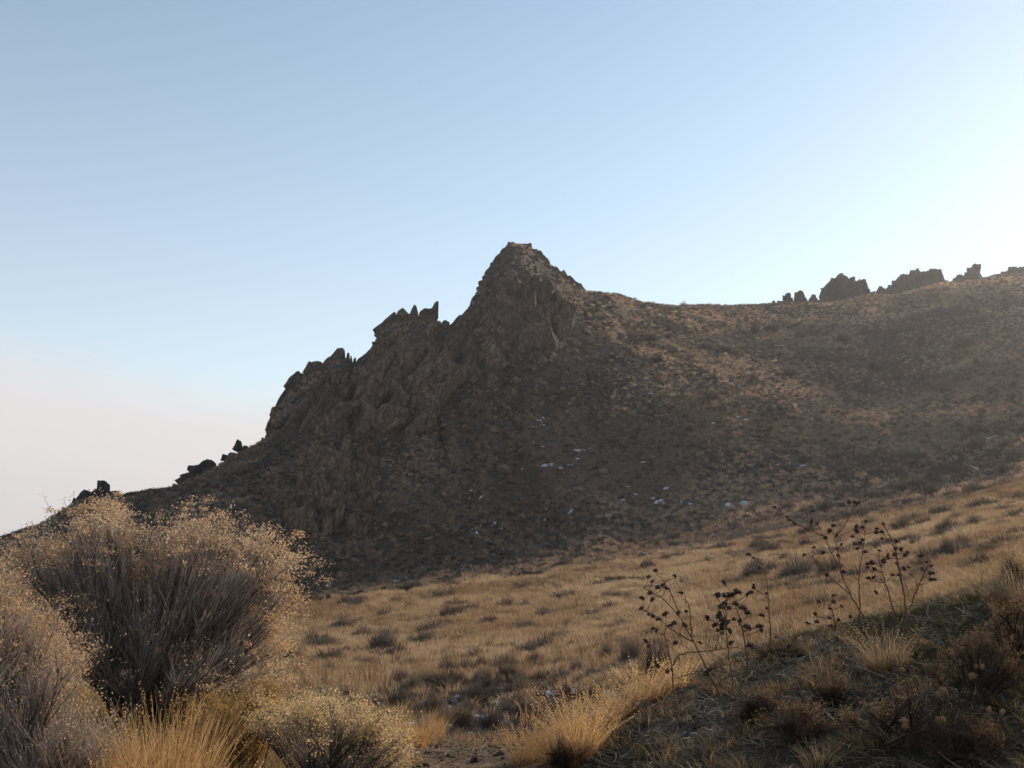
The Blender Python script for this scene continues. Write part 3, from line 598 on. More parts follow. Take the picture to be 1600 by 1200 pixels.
# ------------------------------------------------------------------ hillside cover, rubble and snow (uncountable)
RUB=[rock_mesh('rubble_mesh',M_rock,2,(1,1,.8),5,.08,140+s) for s in range(4)]
def polar(n,a0,a1,d0,d1,p=1.0):
    a=np.radians(rng.uniform(a0,a1,n)); q=rng.uniform(0,1,n); d=(d0**(p+1)+q*(d1**(p+1)-d0**(p+1)))**(1/(p+1)) if p!=-1 else d0*(d1/d0)**q
    return np.sin(a)*d,np.cos(a)*d,a,d
def hillside():
    n=120000; x,y,a,d=polar(n,-33,33,100,428,.2)
    foot=knot(6,x,y); sk=knot(8,x,y); m=(d>foot-11)&(d<sk+14); x,y,a,d=x[m],y[m],a[m],d[m]; z=height(x,y); u,v=project(x,y,z)
    crg=inpoly(u,v,[(420,690),(560,540),(700,500),(780,380),(860,400),(890,470),(880,540),(740,560),(640,690)])
    pn=fbm(x,y,9,4,33); kk=rng.uniform(0,1,len(x)); right=sm(880,1100,u)
    P_=np.stack([x,y,z],-1)
    rock=(kk<.13*(1-right)+.02)&(v>470)|crg&(kk<.5)
    s=np.exp(rng.normal(-1.2,.45,rock.sum())); scatter('hillside_rubble',P_[rock],np.stack([s*1.2,s,s*.9],-1),kk[rock],rng.integers(0,4,rock.sum()),RUB,tilt=.5)
    rest=~rock&~(crg&(kk<.9))
    big_=fbm(x,y*1.6,34,3,35); sage=rest&(rng.uniform(0,1,len(x))<.16+.4*sm(.0,.5,pn)+.4*sm(0,.5,big_)+.12*(1-right))
    gr=rest&~sage
    SH=[dome_shrub(150,M_sage_i,'far_scrub_mesh',w=.06) for _ in range(4)]
    s=rng.uniform(.3,.95,sage.sum())*(.8+.3*right[sage]); scatter('hillside_scrub',P_[sage],S3(s,s*.8),np.clip(rng.normal(.5,.25,sage.sum())+.3*fbm(x[sage],y[sage],14,3,50),0,1),rng.integers(0,4,sage.sum()),SH)
    TF=[tuft(46,1,.45,.06,.35,M_hgrass,'far_grass_mesh',2) for _ in range(4)]
    s=rng.uniform(.35,.7,gr.sum()); t=np.clip(rng.normal(.42,.16,gr.sum())+.6*fbm(x[gr],y[gr],18,3,37)+.25*right[gr]*sm(520,470,v[gr]),0,1)
    scatter('hillside_grass',P_[gr],S3(s*1.1,s*.95),t,rng.integers(0,4,gr.sum()),TF)
    pale=rest&(v<640)&(u>860)&(u<1250)&(rng.uniform(0,1,len(x))<.02)
    if pale.sum():
        B=[dome_shrub(160,M_bloom_far,'far_bloom_mesh',w=.07)]; s=rng.uniform(.4,.9,pale.sum()); scatter('hillside_pale_brush',P_[pale]+[0,0,.25],S3(s,s*.7),rng.uniform(0,1,pale.sum()),np.zeros(pale.sum()),B)
hillside()
def snow():
    g=G()
    def blob(cx,cy,rx,ry,lift):
        k=11; a=np.linspace(0,2*np.pi,k,endpoint=False); r=rng.uniform(.55,1.1,k)
        gx=float(height(cx+2,cy)-height(cx-2,cy)); gy=float(height(cx,cy+2)-height(cx,cy-2)); ang=math.atan2(-gx,gy)+rng.normal(0,.15); px=rx*r*np.cos(a); py=ry*r*np.sin(a); X=cx+px*math.cos(ang)-py*math.sin(ang); Y=cy+px*math.sin(ang)+py*math.cos(ang)
        Z=height(X,Y)-.03; Xi=cx+(X-cx)*.6; Yi=cy+(Y-cy)*.6; Zi=height(Xi,Yi)+lift; V=np.vstack([np.stack([X,Y,Z],-1),np.stack([Xi,Yi,Zi],-1),[[cx,cy,float(height(cx,cy))+lift*1.25]]])
        i=np.arange(k); j=(i+1)%k; g.add(V,np.stack([i,j,k+j,k+i],-1)); g.f.append(np.stack([k+i,k+j,np.full(k,2*k)],-1)+g.n-len(V))
    cl=[(850,665,12,10),(800,720,34,14),(870,732,40,12),(1000,605,40,10),(960,770,60,14),(590,820,16,6),(740,780,30,12),(640,910,40,7),(700,900,30,6),(1030,785,6,3),(1160,788,8,5),(880,700,60,30),(1130,660,50,14),(1480,650,60,16),(1560,680,40,16),(1230,730,40,8),(1200,590,60,14),(980,700,60,40),(770,830,60,30),(1060,800,50,12),(1440,560,60,14),(1590,640,20,14),(930,800,60,20),(760,890,40,10)]
    for u0,v0,su,sv in cl:
        k=7; U=rng.normal(u0,su*.6,k); V_=rng.normal(v0,sv*.5,k); x,y,z,r=hit(U,V_)
        for q in range(k):
            if r[q]>100: blob(x[q],y[q],rng.uniform(.2,.65),rng.uniform(.13,.4),.08)
    for u,v,s in [(1030,785,1.3),(1162,788,1.2),(1138,790,.9)]:
        x,y,z,r=hit(u,v); blob(x[0],y[0],s*.6,s*.5,.3)
    # leftover snow between the wash shrubs
    k=220; U=rng.uniform(610,960,k); V_=1075+rng.uniform(0,95,k); x,y,z,r=hit(U,V_)
    for q in range(k):
        if 14<r[q]<40: blob(x[q],y[q],rng.uniform(.1,.38),rng.uniform(.1,.25),.05)
    o=g.obj('old_snow',M_snow,smooth=True); tag(o,kind='stuff')
snow()
# ------------------------------------------------------------------ meadow
def meadow():
    n=70000; x,y,a,d=polar(n,-34,34,14,126,-.15)
    foot=knot(6,x,y); m=(d<foot-8); x,y,a,d=x[m],y[m],a[m],d[m]; z=height(x,y); P_=np.stack([x,y,z],-1); u,v=project(x,y,z)
    wash=sm(35,26,d+fbm(x,y,5,3,61)*6)*sm(-22,-12,np.degrees(a))*sm(12,5,np.degrees(a))
    keep=rng.uniform(0,1,len(x))>wash*.93; k2=rng.uniform(0,1,len(x))
    patch=fbm(x,y,9,4,23)
    red=keep&(k2<.05+.34*sm(.0,.5,fbm(x,y,12,3,71))*sm(45,70,d)); gr=keep&~red&(patch<.75)
    TF=[tuft(46,1,.42,.05,.42,M_straw,'meadow_tuft_mesh',2) for _ in range(5)]
    s=rng.uniform(.24,.5,gr.sum())*(.75+.45*sm(25,80,d[gr]))
    scatter('meadow_grass',P_[gr],S3(s*1.3,s),np.clip(rng.normal(.5,.2,gr.sum())+.4*patch[gr],0,1),rng.integers(0,5,gr.sum()),TF)
    RS=[tuft(16,1,.25,.035,.18,M_rust,'rust_stalk_mesh',2) for _ in range(3)]
    s=rng.uniform(.4,.9,red.sum()); scatter('meadow_rusty_stalks',P_[red],S3(s),rng.uniform(0,1,red.sum()),rng.integers(0,3,red.sum()),RS)
    # low grey litter of the wash
    w=(~keep)|(wash>.5)&(k2<.5); q=rng.permutation(np.where(w)[0])[:2200]
    SH=[dome_shrub(160,M_sage_i,'wash_scrub_mesh',w=.035) for _ in range(3)]; s=rng.uniform(.10,.26,len(q)); scatter('wash_low_scrub',P_[q],S3(s*1.2,s),rng.uniform(0,1,len(q)),rng.integers(0,3,len(q)),SH)
meadow()
# ------------------------------------------------------------------ single shrubs
BIG=[dome_shrub(1500,M_sage,'shrub_mesh',w=.016,flat=.7,segs=3,leaves=500) for _ in range(5)]
MID=[dome_shrub(650,M_sage,'small_shrub_mesh',w=.03,flat=.62,leaves=200) for _ in range(6)]
def shrub(u,v,w,h,label,group=None,me=None,mat=None,name='sagebrush',cat='shrub',grow=1.25):
    """base centre at u,v; w,h in photograph pixels"""
    x,y,z,r=hit(u,v)
    if r[0]<0: return None
    s=w*r[0]/F/2*grow; hh=h*r[0]/F/.75*grow
    me=me or MID[int(rng.integers(6))]
    o=link(me,name,loc=(x[0],y[0],z[0]-.02),rot=(rng.normal(0,.05),rng.normal(0,.05),rng.uniform(0,6.3)),scl=(s,s,hh)); tag(o,label,cat,group); return o
for u,v,w,h,lab in [(705,966,54,20,'wide dark sagebrush alone in the golden meadow near the hill shadow'),(598,1020,62,34,'tall dark sagebrush mound in the meadow just right of the big bush'),(660,1006,60,18,'low sprawling sagebrush right of the tall dark mound'),
    (985,1040,52,38,'left one of two dark round shrubs at the foot of the dirt mound'),(1026,1056,62,50,'right one of two dark round shrubs at the foot of the dirt mound'),(948,1030,30,20,'small grey shrub beside the two dark round ones'),
    (957,935,36,12,'flat dark shrub in the meadow above the two round shrubs'),(1109,996,22,14,'small round shrub seen behind the dried sunflower stalks'),(1250,905,88,26,'wide grey shrub patch in the meadow behind the tall stalks'),(1180,905,56,22,'grey shrub patch in the meadow left of the widest patch'),(1300,900,60,24,'grey shrub patch in the meadow right of the widest patch'),
    (1483,872,38,24,'dark round shrub in the upper right meadow'),(1506,858,40,18,'dark shrub just behind the round one, upper right meadow'),(1545,866,50,14,'flat dark shrub towards the right edge of the meadow'),(1410,826,28,12,'small dark shrub near the shadow line at upper right'),
    (516,1056,34,18,'small dark shrub in the straw right of the big rabbitbrush'),(640,1085,40,30,'round grey shrub on the left rim of the wash'),(620,1112,52,36,'dark grey shrub at the left corner of the wash'),(675,1118,40,34,'upright grey shrub next to the straw clump at the wash'),
    (722,1142,46,38,'rounded brown shrub behind the straw clump, left of its twin'),(765,1148,46,38,'rounded brown shrub behind the straw clump, right of its twin'),(800,1160,50,20,'low dark shrub at the near edge of the wash'),(884,1098,46,26,'rust tinged shrub at the right end of the wash'),(835,1130,54,30,'grey shrub in the middle of the wash floor'),
    (700,1075,70,24,'grey shrub row at the far rim of the wash'),(790,1048,74,22,'long low shrub on the far bank of the wash'),(735,1100,52,28,'dense grey shrub in the upper wash'),(820,1085,60,24,'spreading grey shrub right of centre in the wash'),(765,1078,50,24,'grey shrub at the centre of the upper wash'),
    (452,1035,50,24,'low grey shrub peeping past the rabbitbrush flank'),(500,1016,70,20,'grey shrub patch just past the rabbitbrush'),(560,950,44,14,'small flat shrub near the hill foot at left'),(620,945,36,12,'tiny grey shrub near the hill foot, right of another flat one')]:
    shrub(u,v,w,h,lab,me=BIG[int(rng.integers(5))],grow=1.05)
def many(poly,n,sep,w,asp,lab,gr,me=None,name='sagebrush',grow=1.25):
    Q=spread(poly,n,sep); 
    W_=rng.uniform(*w,len(Q))
    for (u,v),ww in zip(Q,W_):
        shrub(u,v,ww,ww*rng.uniform(*asp),which(lab,u,ww,Q[:,0],W_),gr,me=None if me is None else me[int(rng.integers(len(me)))],name=name,grow=grow)
many([(600,1075),(700,1045),(900,1040),(960,1070),(930,1130),(860,1160),(760,1165),(690,1130),(620,1120)],50,16,(24,48),(.45,.7),'grey brown sagebrush crowded on the snowy floor of the wash','shrubs crowding the wash',BIG,grow=.95)
many([(470,985),(700,960),(940,940),(1000,985),(900,1030),(600,1050),(480,1060)],40,22,(18,44),(.28,.45),'grey shrub scattered in the straw between the wash and the hill','shrubs in the near meadow')
many([(480,945),(860,888),(1250,835),(1180,900),(900,940),(600,975)],48,15,(14,40),(.25,.4),'shrub in the far meadow close to the hill shadow line','shrubs along the shadow line')
many([(1180,850),(1600,775),(1600,870),(1500,905),(1300,950),(1190,930)],74,14,(16,46),(.28,.42),'grey brown shrub in the upper right meadow beyond the mound','shrubs in the upper right meadow')
many([(1200,800),(1600,640),(1600,760),(1300,810)],24,22,(14,34),(.4,.6),'dim shrub on the lower right hillside just above the meadow','shrubs on the lower right hillside')
many([(960,500),(1150,500),(1580,470),(1590,620),(1100,640),(980,560)],28,26,(14,30),(.4,.7),'dark shrub on the wide upper right hillside','shrubs on the upper right hillside')
for u,v,w in [(931,455,9),(960,463,11),(1068,490,22),(1000,478,7),(1046,482,8),(1487,440,22)]:
    D=skyd(u)-2; xx,yy,_=[float(q) for q in place(u,v,D)]; s=w*D/F/2
    o=link(MID[0],'ridge_shrub',loc=(xx,yy,float(height(xx,yy))-.05),scl=(s,s,s*1.4)); tag(o,{931:'tiny shrub on the skyline just right of the summit rocks',960:'second tiny shrub on the skyline right of the summit rocks',1068:'dark shrub just under the saddle of the ridge',1000:'small tuft on the sloping skyline left of the saddle',1046:'small tuft on the skyline at the saddle',1487:'pale round shrub on the skyline between the notched crag and the horn'}[u],'shrub')
# ------------------------------------------------------------------ foreground brush
def bez(B,C,T,M):
    s=np.linspace(0,1,M)[None,:,None]; return B[:,None]*(1-s)**2+2*C[:,None]*s*(1-s)+T[:,None]*s**2
def on_ground(u,v):
    x,y,z,r=hit(u,v); return np.array([x[0],y[0],z[0]]),float(r[0])
def brush(label,base,outline,poly,n_in,depth,nsub,ntw,fluff,fn=9,fsize=.011,seedfluff=.9,twig=M_twig,lw=.012,tl=(.09,.24),group=None,name='rabbitbrush',frad=.02,tw=.0034,corymb=False,jit=.11):
    B,d=(np.array([float(q) for q in place(*base)]),base[2]) if len(base)==3 else on_ground(*base)
    if len(base)==3: B[2]=float(height(B[0],B[1]))-.02
    root=thing(name,label,'shrub',tuple(B),group)
    tips=[]
    for u,v in outline:
        for k in range(2): tips.append(place(u+rng.normal(0,5),v+abs(rng.normal(0,5)),d+rng.normal(0,depth*.45)))
    Q=spread(poly,n_in,6)
    for u,v in Q: tips.append(place(u,v,d+rng.normal(0,depth*.8)))
    T=np.array(tips,float).reshape(-1,3)-B; N=len(T); ln0=np.linalg.norm(T,axis=1,keepdims=True); T=T*np.maximum(.45,1-tl[1]*.85/ln0)
    Bs=rng.normal(0,.06,(N,3))*[1.3,1,.1]; out=unit(T*[1,1,.35]); C=T*.42+out*.05+[0,0,.02]+rng.normal(0,.04,(N,3))
    Lm=bez(Bs,C,T*.97,8); R=np.linspace(1,.22,8)[None,:]*lw*rng.uniform(.6,1.1,N)[:,None]
    V,Fq,t=tubes(Lm,R,5); per=8*5; fper=7*5
    for k in range(N):                                      # every main stem is a part of its own
        g=G(); g.add(V[k*per:(k+1)*per],Fq[:fper],t[:per]); g.obj('main_stem',M_bark,root)
    k=np.repeat(np.arange(N),nsub); s=rng.uniform(.22,.95,len(k)); f=s*7; i=np.minimum(f.astype(int),6); fr=(f-i)[:,None]
    P0=Lm[k,i]*(1-fr)+Lm[k,i+1]*fr; rem=T[k]-P0; ln=np.linalg.norm(rem,axis=1,keepdims=True)+.05
    E_=P0+rem*rng.uniform(.5,1.0,(len(k),1))+rng.normal(0,jit,(len(k),3))*np.minimum(ln,.8)*[1,1,.55]
    tall=np.linalg.norm(T[k],axis=1); E_+=unit(rem)*.06
    Sb=bez(P0,P0+(E_-P0)*.5+unit(T[k])*.03,E_,5); RS=np.linspace(1,.4,5)[None,:]*rng.uniform(.0022,.0045,len(k))[:,None]
    g=G(); g.add(*tubes(Sb,RS,3))
    g.obj('side_stems',M_twig if twig is M_twig else twig,root)['kind']='stuff'
    m=np.repeat(np.arange(len(k)),ntw); s2=rng.uniform(.1,1,len(m)); f=s2*4; i=np.minimum(f.astype(int),3); fr=(f-i)[:,None]
    P1=Sb[m,i]*(1-fr)+Sb[m,i+1]*fr; D_=unit(Sb[m,4]-Sb[m,2]); D_=unit(D_+rng.normal(0,.33,D_.shape)+[0,0,.22]); L_=rng.uniform(*tl,len(m))[:,None]
    Tw=bez(P1,P1+D_*L_*.5+rng.normal(0,.006,P1.shape),P1+D_*L_+[0,0,.01],3); W=np.linspace(1,.5,3)[None,:]*tw*rng.uniform(.6,1.3,len(m))[:,None]
    g=G(); g.add(*ribbons(Tw,W)); g.add(*flecks(Tw[rng.integers(0,len(m),len(m)),1],.006,1)); g.obj('twigs',twig,root)['kind']='stuff'
    # fluffy heads where the twig ends reach the outside of the bush
    tip=Tw[:,-1]; far=np.linalg.norm(tip,axis=1)/np.maximum(np.linalg.norm(T[k[m]],axis=1),.2); up=tip[:,2]/np.linalg.norm(tip,axis=1)
    okk=(far>seedfluff)&((k[m]<2*len(outline))|(rng.uniform(0,1,len(m))<.12))&(rng.uniform(0,1,len(m))<np.clip(.15+up,0,1)); c=tip[okk]
    if corymb:
        e=np.isin(k,np.arange(2*len(outline)))&(np.linalg.norm(E_,axis=1)>.86*np.linalg.norm(T[k],axis=1))|(rng.uniform(0,1,len(k))<.07)
        cc=Sb[e,4]+unit(Sb[e,4])*tl[0]*rng.uniform(.4,2,(e.sum(),1)); cr=np.repeat(cc,46,0); g=G(); g.add(*flecks(cr+rng.normal(size=cr.shape)*np.repeat(rng.uniform(.016,.04,len(cc)),46)[:,None]*[1,1,.6],fsize*rng.uniform(.7,1.3,len(cr)),1)); g.obj('flower_clusters',fluff,root)['kind']='stuff'
    if len(c):
        c2=np.repeat(c,fn,0); o=rng.normal(size=c2.shape)*frad*[1,1,.55]
        g=G(); g.add(*flecks(c2+o,fsize*rng.uniform(.6,1.3,len(c2)),1)); g.obj('seed_heads',fluff,root)['kind']='stuff'
    return root
brush('big broad rabbitbrush with tan fluffy tops standing tall at the left of the path',(225,1085,7.0),
  [(8,856),(35,838),(62,826),(90,822),(112,800),(130,785),(150,775),(172,778),(192,786),(204,812),(222,884),(248,840),(262,822),(278,814),(300,794),(318,800),(340,802),(362,812),(385,812),(405,826),(430,832),(452,842),(462,858),(442,880),(462,902),(468,922),(462,945),(440,968),(448,1000),(455,1035),(425,1050),(400,1075),(20,900),(60,930)],
  [(5,870),(100,830),(150,790),(200,830),(232,900),(300,830),(440,850),(460,930),(430,1010),(330,1060),(120,1040),(20,960)],72,.55,9,10,M_fluff,fn=5,fsize=.012,frad=.018,seedfluff=1.02,corymb=True,tw=.0042,jit=.15)
brush('pinkish grey rabbitbrush cut off by the left picture edge, before the big one',(5,1190,5.0),
  [(-60,860),(-25,862),(0,876),(18,888),(30,905),(10,935),(38,950),(62,952),(72,975),(88,990),(112,990),(118,1010),(92,1030),(70,1050),(40,1000)],[(-100,900),(10,900),(70,980),(100,1040),(90,1110),(0,1130),(-100,1100)],26,.4,8,10,M_fluff,fn=3,fsize=.009,lw=.008,frad=.015,tw=.0036,corymb=True,seedfluff=1.08,jit=.14)
brush('low rabbitbrush with pale cream heads at the bottom left of the path',(505,1215,5.4),
  [(402,1118),(424,1096),(448,1104),(470,1088),(492,1104),(520,1092),(542,1112),(566,1102),(585,1124),(604,1122),(612,1150),(630,1150),(636,1176),(560,1140),(500,1130),(470,1150)],[(400,1120),(500,1105),(610,1140),(630,1190),(560,1200),(430,1200)],24,.36,7,8,M_fluff_pale,fn=4,fsize=.009,lw=.006,frad=.012,tl=(.05,.12),seedfluff=.9,tw=.003,corymb=True,jit=.13)
brush('golden brown leafy weed bush between the big rabbitbrush and the pale low one',(372,1180,5.8),
  [(428,1072),(438,1080),(420,1086),(300,1095),(330,1085),(355,1092),(385,1098),(405,1110),(290,1120),(445,1100)],[(290,1110),(330,1095),(440,1085),(450,1150),(400,1190),(300,1180)],34,.3,7,8,M_gold,fn=5,fsize=.011,lw=.005,tl=(.04,.12),seedfluff=.4,frad=.02,name='weed_bush',twig=M_gold,tw=.004)
brush('grey dead brush sprawling under the left rabbitbrush at the lower left corner',(70,1225,4.8),
  [(-20,1080),(10,1070),(60,1090),(120,1080),(160,1100),(190,1110),(210,1130),(150,1140)],[(-50,1100),(60,1100),(180,1120),(190,1180),(0,1190)],30,.35,6,6,M_fluff,fn=4,fsize=.008,lw=.005,seedfluff=.97,name='dead_brush',tw=.0035)
# ------------------------------------------------------------------ grass clumps
def clump(u,v,hpx,rpx,n,lean,mat,label,w=.006,heads=0,core=None,d=None,name='grass_clump',group=None,tilt=0):
    if d is None: B,d=on_ground(u,v)
    else:
        B=np.array([float(q) for q in place(u,v,d)]); B[2]=float(height(B[0],B[1]))-.02
    s=d/F; root=thing(name,label,'grass clump',tuple(B),group); root.rotation_euler=(0,math.radians(tilt),0)
    me=tuft(n,hpx*s,rpx*s,w,lean,mat,'blades',3,heads); o=link(me,'blades',root); o['kind']='stuff'
    if core: me=tuft(int(n*.8),hpx*s*.42,rpx*s*1.15,w,lean*1.1,core,'old_growth',2); o=link(me,'old_growth',root); o['kind']='stuff'
    return root
clump(255,1235,200,62,820,.32,M_straw_o,'biggest golden grass clump with tall stiff blades in front of the big rabbitbrush',w=.005,heads=60,d=4.7,core=M_straw_o)
clump(150,1235,155,52,460,.35,M_straw_o,'reddish golden grass clump left of the biggest one at the bottom left',w=.005,heads=30,d=4.6,core=M_tuftred)
clump(85,1235,90,50,260,.5,M_straw_o,'short straw clump in the bottom left corner',w=.005,d=4.4)
clump(350,1225,95,45,300,.45,M_straw_o,'short golden clump between the tall clump and the pale rabbitbrush',w=.005,heads=20,d=4.8)
clump(455,1235,60,40,240,.5,M_straw_o,'low straw tuft at the bottom edge under the pale rabbitbrush',w=.005,d=4.6)
clump(598,1235,62,30,120,.5,M_pale_o,'small pale straw clump at the bottom edge beside the bare path',w=.005,d=4.8)
clump(658,1160,62,34,420,.45,M_straw_o,'rounded golden straw clump at the far end of the bare path',w=.010,heads=40)
clump(640,1164,44,24,200,.6,M_straw_o,'smaller straw clump touching the rounded one at the path end',w=.010)
clump(905,1192,98,22,300,.42,M_straw_o,'tall feathery bunchgrass with a rusty base at the foot of the dirt mound',w=.006,heads=170,core=M_tuftred)
clump(1388,1050,66,22,330,.55,M_pale_o,'bleached bunchgrass with a rusty core alone on top of the dirt mound',w=.005,heads=50,core=M_tuftred,tilt=-10)
clump(1592,946,66,26,300,.5,M_pale_o,'pale bunchgrass on the mound crest at the right edge of the picture',w=.006,heads=60,core=M_tuftred)
clump(1562,940,34,14,110,.6,M_pale_o,'small pale tuft just left of the bunchgrass at the right edge',w=.005)
clump(1280,1198,46,20,150,.6,M_pale_o,'small pale tuft on the mound at the bottom edge',w=.004)
for k,(u,v) in enumerate([(860,1196),(835,1190),(880,1170),(925,1150),(952,1130),(980,1118),(1005,1098),(1030,1090),(1060,1076),(930,1172),(850,1165),(815,1195),(895,1150),(960,1108)]):
    clump(u,v,rng.uniform(32,54),16,110,.45,M_straw_o,'straw bunch '+('at the near end' if v>1160 else 'in the middle' if v>1110 else 'at the far end')+' of the feathery strip along the mound foot',w=.006,heads=60,group='straw bunches along the mound foot')
# ------------------------------------------------------------------ low growth of the near ground (uncountable)
def near():
    n=26000; x,y,a,d=polar(n,-32,34,3.6,9.6,.4); az=np.degrees(a); z=height(x,y); P_=np.stack([x,y,z],-1); k=rng.uniform(0,1,n)
    pa=fbm(x,y,.9,4,41); path=sm(-9.5,-6.5,az+fbm(x,y,.9,2,5))*sm(4.6,2.4,az+fbm(x,y,.7,3,6)*1.2)
    mound=(az>3)&(path<.5); left=(az<-6)&(path<.5)
    T1=[tuft(26,1,.6,.05,.7,M_moss,'moss_tuft_mesh',2) for _ in range(4)]
    m=mound&(k<.46)&(pa<.25); s=rng.uniform(.025,.075,m.sum()); scatter('low_green_growth',P_[m],S3(s*1.3,s),np.clip(rng.normal(.4,.25,m.sum())+pa[m]*.4,0,1),rng.integers(0,4,m.sum()),T1)
    T2=[tuft(22,1,.5,.035,.7,M_straw_fine,'dry_grass_mesh',2) for _ in range(4)]
    m=(mound&(k>.50)&(k<.58)&(pa>-.1))|(left&(k<.6))|((path>.5)&(k<.006)); s=rng.uniform(.04,.11,m.sum())*(1+.6*left[m]); scatter('near_dry_grass',P_[m],S3(s*1.2,s),rng.uniform(.1,.9,m.sum()),rng.integers(0,4,m.sum()),T2)
    def lit(nm):
        g=G(); q=9; c=rng.normal(0,.5,(q,3))*[1,1,.06]; dr=unit(rng.normal(size=(q,3))*[1,1,.22]); L_=rng.uniform(.3,1.2,(q,1)); g.add(*tubes(bez(c,c+dr*L_*.5+rng.normal(0,.1,(q,3))*[1,1,.3],c+dr*L_,4),np.full((q,4),.022)*np.linspace(1,.5,4),3)); return g.mesh(nm,M_litter)
    T3=[lit('twig_litter_mesh') for _ in range(4)]
    m=(k>.70)&(k<np.where(path>.5,.73,.88)); s=rng.uniform(.05,.14,m.sum()); P3=P_[m]+[0,0,.012]; scatter('twig_litter',P3,S3(s),rng.uniform(0,1,m.sum())**1.6,rng.integers(0,4,m.sum()),T3,tilt=.2)
    T4=[rock_mesh('clod_mesh',M_clod,2,(1,1,.8),5,.12,200+s) for s in range(3)]
    m=(k>.90); s=np.exp(rng.normal(-4.6,.5,m.sum())); scatter('dirt_clods',P_[m],S3(s,s*.8),rng.uniform(0,1,m.sum()),rng.integers(0,3,m.sum()),T4,tilt=.5)
    # transition slope behind the lip
    n=9000; x,y,a,d=polar(n,-32,34,9.0,16,.5); az=np.degrees(a); m=(az<-8)|(az>5)|(rng.uniform(0,1,n)<.12); x,y=x[m],y[m]; n=len(x); z=height(x,y); P_=np.stack([x,y,z],-1); s=rng.uniform(.12,.3,n)
    scatter('bank_grass',P_,S3(s*1.2,s),rng.uniform(.1,.9,n),rng.integers(0,4,n),T2)
near()
def weed(u,v,w,h,label):
    n=9; o=[(u-w*.5+w*i/(n-1)+rng.normal(0,3),v-h*(.45+.55*math.sin(math.pi*(i+.5)/n))+rng.normal(0,4)) for i in range(n)]
    B,d=on_ground(u,v)
    poly=[(u-w*.45,v-h*.2),(u-w*.3,v-h*.85),(u,v-h),(u+w*.3,v-h*.85),(u+w*.45,v-h*.2)]
    brush(label,(u,v),o,poly,14,w*d/F*.5,6,7,M_weedhead,fn=3,fsize=.007,lw=.0035,tl=(.03,.09),seedfluff=.8,frad=.006,name='weed_bush',twig=M_rust_o,tw=.0022)
for u,v,w,h,lab in [(1250,1160,120,60,'reddish dry weed bush on the lower left part of the mound'),(1420,1170,190,90,'widest brownish weed bush in the middle of the mound with pale tips'),(1530,1110,170,120,'brown weed bush below the crest near the right edge'),(1592,1060,110,130,'dark brown weed bush cut by the right edge of the picture'),
    (1180,1135,70,50,'small rusty weed tuft at the foot of the leaning sunflower stalks'),(1505,1198,150,80,'brown weed bush at the bottom right edge'),(880,1200,60,46,'dark reddish weed beside the rusty bunchgrass base'),(1240,1030,50,26,'tiny grey weed on the mound crest behind the stalks'),(1205,1032,50,24,'low grey weed on the crest at the foot of the single stalk'),
    (1580,935,60,60,'thin brown weeds standing on the crest at the right edge'),(1300,1100,90,40,'low brown weed left of the bunchgrass shadow')]:
    weed(u,v,w,h,lab)
# ------------------------------------------------------------------ dried sunflowers
def head_mesh(name,mat,spk=26,fuzz=0):
    V,Fc=ICO[2]; g=G(); g.add(V*[.8,.8,.72]*(1+.1*rng.normal(size=(len(V),1))),Fc); d=unit(rng.normal(size=(spk,3))*[1,1,.4]); 
    sd=unit(np.cross(d,rng.normal(size=(spk,3)))); V=np.stack([d*.6+sd*.22,d*.6-sd*.22,d*1.5-[0,0,.3]],1); g.add(V.reshape(-1,3),np.arange(spk*3).reshape(-1,3))
    if fuzz: dd=unit(rng.normal(size=(fuzz,3))); g.add(*flecks(dd*.95,.3,1))
    return g.mesh(name,mat)
HEADS=[head_mesh('dark_head_mesh',M_head) for _ in range(3)]; LHEADS=[head_mesh('golden_head_mesh',M_head_l,10,60) for _ in range(2)]
def leaf_mesh():
    s=np.linspace(0,1,5); P_=np.stack([s*.9,.15*np.sin(s*4),-.5*s**1.6],-1)[None]; g=G(); g.add(*ribbons(P_,(np.sin(s*np.pi*.9+.2)*.32)[None],side=np.array([[.2,.9,.4]]))); return g.mesh('leaf_mesh',M_leaf)
LEAF=leaf_mesh()
